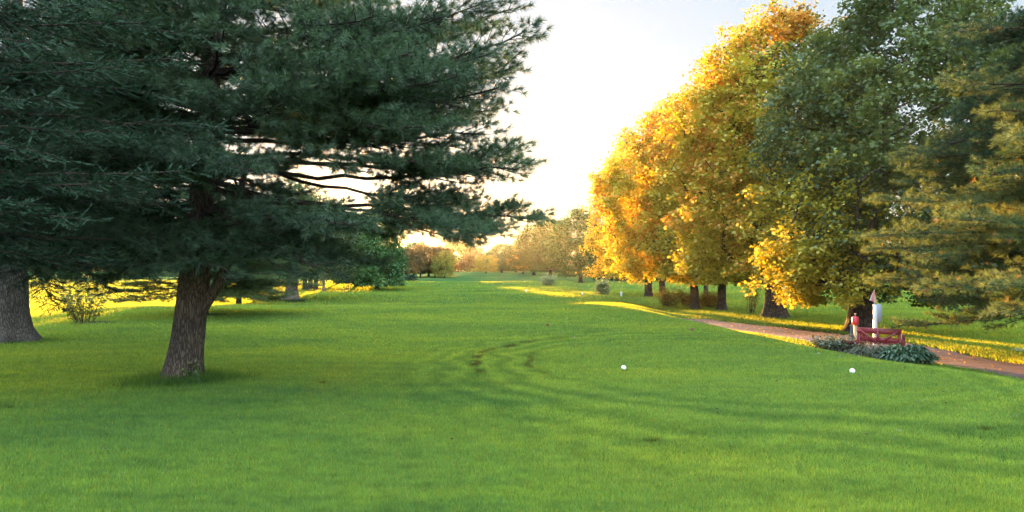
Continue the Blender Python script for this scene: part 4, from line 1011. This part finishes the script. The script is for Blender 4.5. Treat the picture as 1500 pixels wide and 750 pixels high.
# planting round the bench
HOSTA = ((0.045, 0.10, 0.06), (0.13, 0.21, 0.125))
def hosta(name, seed, p, n, rad, hgt, ln, label, cols=HOSTA, wd=0.30, cat='plant'):
    """mound of long arching leaves, each a strip of quads bent along its midrib"""
    r = np.random.default_rng(seed); root = empty(name, p); mb = MB()
    for k in range(n):
        a = r.uniform(0, 6.28); q = rad * math.sqrt(r.uniform(0, 1)); b = np.array([q * math.cos(a), q * math.sin(a) * 0.8, 0.0]); b[2] = float(H(p[0] + b[0], p[1] + b[1])) - p[2] + 0.0
        a2 = a + r.normal(0, 0.7); l = ln * r.uniform(0.7, 1.2); hz = hgt * (1 - 0.6 * (q / rad) ** 2) * r.uniform(0.6, 1.1)
        t = np.linspace(0, 1, 6)
        out_ = l * (t ** 1.2); z = hz * np.sin(np.clip(t * 2.3, 0, 2.6)) * (1.0) 
        z = hz * (1 - (1 - np.minimum(t / 0.55, 1)) ** 2) - np.clip(t - 0.55, 0, 1) ** 1.5 * l * 0.9
        C = b + np.stack([np.cos(a2) * out_, np.sin(a2) * out_, z], 1)
        w = l * wd * np.array([0.10, 0.35, 0.95, 1.0, 0.6, 0.02]) * 0.5; S = np.array([-math.sin(a2), math.cos(a2), 0.0]) + np.array([0, 0, r.normal(0, 0.3)])
        V = np.concatenate([C + S * w[:, None] + np.array([0, 0, 1]) * (w * 0.35)[:, None], C, C - S * w[:, None] + np.array([0, 0, 1]) * (w * 0.35)[:, None]])
        f = [(i + o, i + 1 + o, i + 7 + o, i + 6 + o) for o in (0, 6) for i in range(5)]
        tq = r.uniform(); c = np.array(cols[0]) * (1 - tq) + np.array(cols[1]) * tq
        mb.add(V, f, c)
    mb.build('foliage', M_PLANT, root, smooth=True); tag(root, label, cat); return root
def onto(px, d): q = A(px, d); return q
q = onto(1322, 20.2); hosta('hosta_plant', 1, q, 720, 0.72, 0.52, 0.25, 'big mound of broad arching green leaves at the right end of the bench')
q = onto(1274, 20.4); hosta('ornamental_grass', 2, q, 380, 0.32, 0.50, 0.36, 'grey green grassy clump in front of the middle of the bench', ((0.06, 0.075, 0.05), (0.13, 0.15, 0.10)), 0.05)
q = onto(1226, 22.2); shoots('shrub', 90, q, 90, 0.52, 0.75, 0.085, ((0.05, 0.065, 0.035), (0.12, 0.15, 0.09)), M_PLANT, 0.006, 26, 'low grey green leafy shrub left of the ball washer', 'shrub')
q = onto(1246, 21.4); shoots('dead_flower_clump', 91, q, 30, 0.26, 0.35, 0.05, ((0.10, 0.07, 0.05), (0.14, 0.12, 0.07)), M_PLANT, 0.004, 14, 'dry brownish low plant between the shrub and the side table', 'plant')
patch('flower_bed', onto(1280, 20.9).x, 20.9, 1.75, 0.9, M_SOIL, 0.03, 9, off=0.02)

# ------------------------------------------------------------------ tee markers, posts
def marker(px, py, r, mat, label, name='tee_marker', group=None):
    q = G(px, py + r * F / 14 * 0.6); root = empty(name, q); m_ = MB()
    a = np.linspace(-math.pi / 2, math.pi / 2, 18); prof = [(max(0.0, r * math.cos(t)), r * 0.72 + r * math.sin(t)) for t in a]
    m_.lathe(prof, n=28); b = m_.build('ball', mat, root, smooth=True)
    m_ = MB(); m_.lathe([(0.0, -0.08), (0.006, -0.06), (0.008, r * 0.05), (0.0, r * 0.06)], n=8); m_.build('spike', M_CREAM, root)
    tag(root, label, 'tee marker', group); return root
marker(913, 539, 0.047, M_BALL, 'white ball tee marker nearer the middle of the tee', group='white tee markers')
marker(1247, 544, 0.047, M_BALL, 'white ball tee marker nearer the bench planting', group='white tee markers')
marker(802, 475, 0.055, M_BROWN, 'dark red ball tee marker left on the far half of the tee', group='dark red tee markers')
marker(1013, 482, 0.055, M_BROWN, 'dark red ball tee marker right on the far half of the tee', group='dark red tee markers')
def post(px, py, hpx, wpx, label, mat=M_WHITE):
    q = G(px, py); d = q.y; m_ = MB(); r0 = wpx / 2 / F * d; hh = hpx / F * d
    m_.lathe([(0.0, -0.1), (r0, -0.1), (r0, hh * 0.93), (r0 * 0.8, hh), (0.0, hh * 1.02)], n=12); o = m_.build('marker_post', mat, None, smooth=False, loc=q); tag(o, label, 'post', 'white course posts')
post(910, 435, 8, 3.0, 'short white post on the far fairway left of the farthest maple')
post(771, 428, 3.5, 2.2, 'left one of two tiny white pegs on the sunlit strip'); post(853, 432, 3.5, 2.2, 'right one of two tiny white pegs on the sunlit strip')
for (px, py, sx, sy, sd) in ((1502, 513, 0.55, 0.35, 1), (940, 436.5, 2.2, 1.0, 2)):
    q = G(px, py); patch('sand_bunker', q.x, q.y, sx, sy, M_SAND, -0.02, sd, 0.04)

# fallen leaves on the turf and the path
def litter():
    r = np.random.default_rng(12); mb = MB()
    P = []; Cc = []
    n = 300
    x = r.uniform(-8, 9, n); y = r.uniform(5, 26, n) ; P.append(np.stack([x, y], 1))
    c = np.where(r.uniform(size=(n, 1)) < 0.35, np.array([[0.28, 0.28, 0.22]]), np.array([[0.10, 0.07, 0.04]])); Cc.append(c)
    n = 380; y = r.uniform(12, 40, n); x = path_center(y) + r.normal(0, 1.3, n); P.append(np.stack([x, y], 1)); Cc.append(np.array([[0.42, 0.24, 0.05]]) * r.uniform(0.6, 1.3, (n, 1)))
    n = 2200; y = r.uniform(20, 62, n); x = 14.5 + r.normal(0, 3, n); P.append(np.stack([x, y], 1)); Cc.append(np.array([[0.45, 0.25, 0.04]]) * r.uniform(0.6, 1.3, (n, 1)))
    P = np.concatenate(P); Cc = np.concatenate(Cc); P3 = np.concatenate([P, (H(P[:, 0], P[:, 1]) + 0.035)[:, None]], 1)
    n = len(P3); s = 0.026 * r.uniform(0.5, 1.3, n) * np.clip(P[:, 1] / 16, 0.6, 2.2); th = r.uniform(0, 6.28, n)
    D = np.stack([np.cos(th), np.sin(th), r.normal(0, 0.3, n)], 1); S = np.stack([-np.sin(th), np.cos(th), r.normal(0, 0.3, n)], 1)
    V = np.stack([P3 - D * s[:, None], P3 + S * (s * 0.7)[:, None], P3 + D * s[:, None], P3 - S * (s * 0.7)[:, None]], 1).reshape(-1, 3)
    mb.add(V, np.arange(n)[:, None] * 4 + np.arange(4)[None], np.repeat(Cc, 4, 0)); o = mb.build('fallen_leaves', M_MAPLE); tag(o, 'scattered small fallen leaves lying on the turf and path', 'leaves', kind='stuff')
litter()
build_grass()

# ------------------------------------------------------------------ air
if HAZE > 0:
    mb = MB(); mb.box((0, 130, 13), (1900, 1900, 38)); hz_ = mb.build('haze', None); hz_.data.materials.clear()
    m, nt, out = newmat('haze_air'); v = N(nt, 'ShaderNodeVolumePrincipled'); v.inputs['Density'].default_value = HAZE; v.inputs['Color'].default_value = (1.0, 0.97, 0.93, 1); v.inputs['Anisotropy'].default_value = 0.75
    L(nt, v.outputs[0], out.inputs['Volume']); hz_.data.materials.append(m); tag(hz_, 'thin warm evening haze over the course', 'haze', kind='stuff')

# ------------------------------------------------------------------ light, sky, camera
w = bpy.data.worlds.new('World'); sc.world = w; w.use_nodes = True
nt = w.node_tree; nt.nodes.clear(); out = nt.nodes.new('ShaderNodeOutputWorld'); bg = nt.nodes.new('ShaderNodeBackground')
sky = nt.nodes.new('ShaderNodeTexSky'); sky.sky_type = 'NISHITA'; sky.sun_disc = False
sky.sun_elevation = R(SUN_EL); sky.sun_rotation = R(SUN_AZ)
sky.air_density = 1.0; sky.dust_density = SKY_DUST; sky.ozone_density = 2.0; sky.altitude = 0
bg.inputs[1].default_value = SKY
gm = nt.nodes.new('ShaderNodeGamma'); gm.inputs[1].default_value = SKY_P; nt.links.new(sky.outputs[0], gm.inputs[0])
vm = nt.nodes.new('ShaderNodeVectorMath'); vm.operation = 'MULTIPLY'; vm.inputs[1].default_value = (SKY_A * 0.92, SKY_A, SKY_A * 1.07); nt.links.new(gm.outputs[0], vm.inputs[0])
# added fill light: sky scaled up overhead and behind the camera, out of frame
tc = nt.nodes.new('ShaderNodeTexCoord'); dp = nt.nodes.new('ShaderNodeVectorMath'); dp.operation = 'DOT_PRODUCT'; dp.inputs[1].default_value = (0.0, -0.5, 0.866); nt.links.new(tc.outputs['Generated'], dp.inputs[0])
mr = nt.nodes.new('ShaderNodeMapRange'); mr.interpolation_type = 'SMOOTHSTEP'; mr.inputs[1].default_value = 0.0; mr.inputs[2].default_value = 0.75; mr.inputs[3].default_value = 1.0; mr.inputs[4].default_value = SKY_FILL; nt.links.new(dp.outputs['Value'], mr.inputs[0])
v2 = nt.nodes.new('ShaderNodeVectorMath'); v2.operation = 'SCALE'; nt.links.new(vm.outputs[0], v2.inputs[0]); nt.links.new(mr.outputs[0], v2.inputs['Scale'])
nt.links.new(v2.outputs[0], bg.inputs[0]); nt.links.new(bg.outputs[0], out.inputs[0])
ld = bpy.data.lights.new('sun', 'SUN'); ld.energy = SUN; ld.angle = R(0.5); ld.color = SUNCOL
so = bpy.data.objects.new('sun', ld); col.objects.link(so)
ts = Vector((math.sin(R(SUN_AZ)) * math.cos(R(SUN_EL)), math.cos(R(SUN_AZ)) * math.cos(R(SUN_EL)), math.sin(R(SUN_EL))))
so.rotation_euler = ts.to_track_quat('Z', 'Y').to_euler(); so.location = (-20, 60, 30)
cd = bpy.data.cameras.new('camera'); cam = bpy.data.objects.new('camera', cd); col.objects.link(cam)
cd.lens = F / 1500 * 36; cd.sensor_width = 36; cd.clip_end = 3000; cd.clip_start = 0.05
cam.location = (0, 0, EYE); cam.rotation_euler = (R(90) + math.atan((HORIZON - 375) / F), 0, 0)
sc.camera = cam
sc.view_settings.view_transform = 'Standard'; sc.view_settings.look = 'None'; sc.view_settings.gamma = 1; sc.view_settings.exposure = EXPO
sc.cycles.use_denoising = True
try: sc.cycles.denoiser = 'OPENIMAGEDENOISE'
except Exception: pass
sc.cycles.max_bounces = 6; sc.cycles.diffuse_bounces = 3; sc.cycles.transmission_bounces = 4; sc.cycles.volume_bounces = 0; sc.cycles.sample_clamp_indirect = 4
sc.cycles.use_adaptive_sampling = True
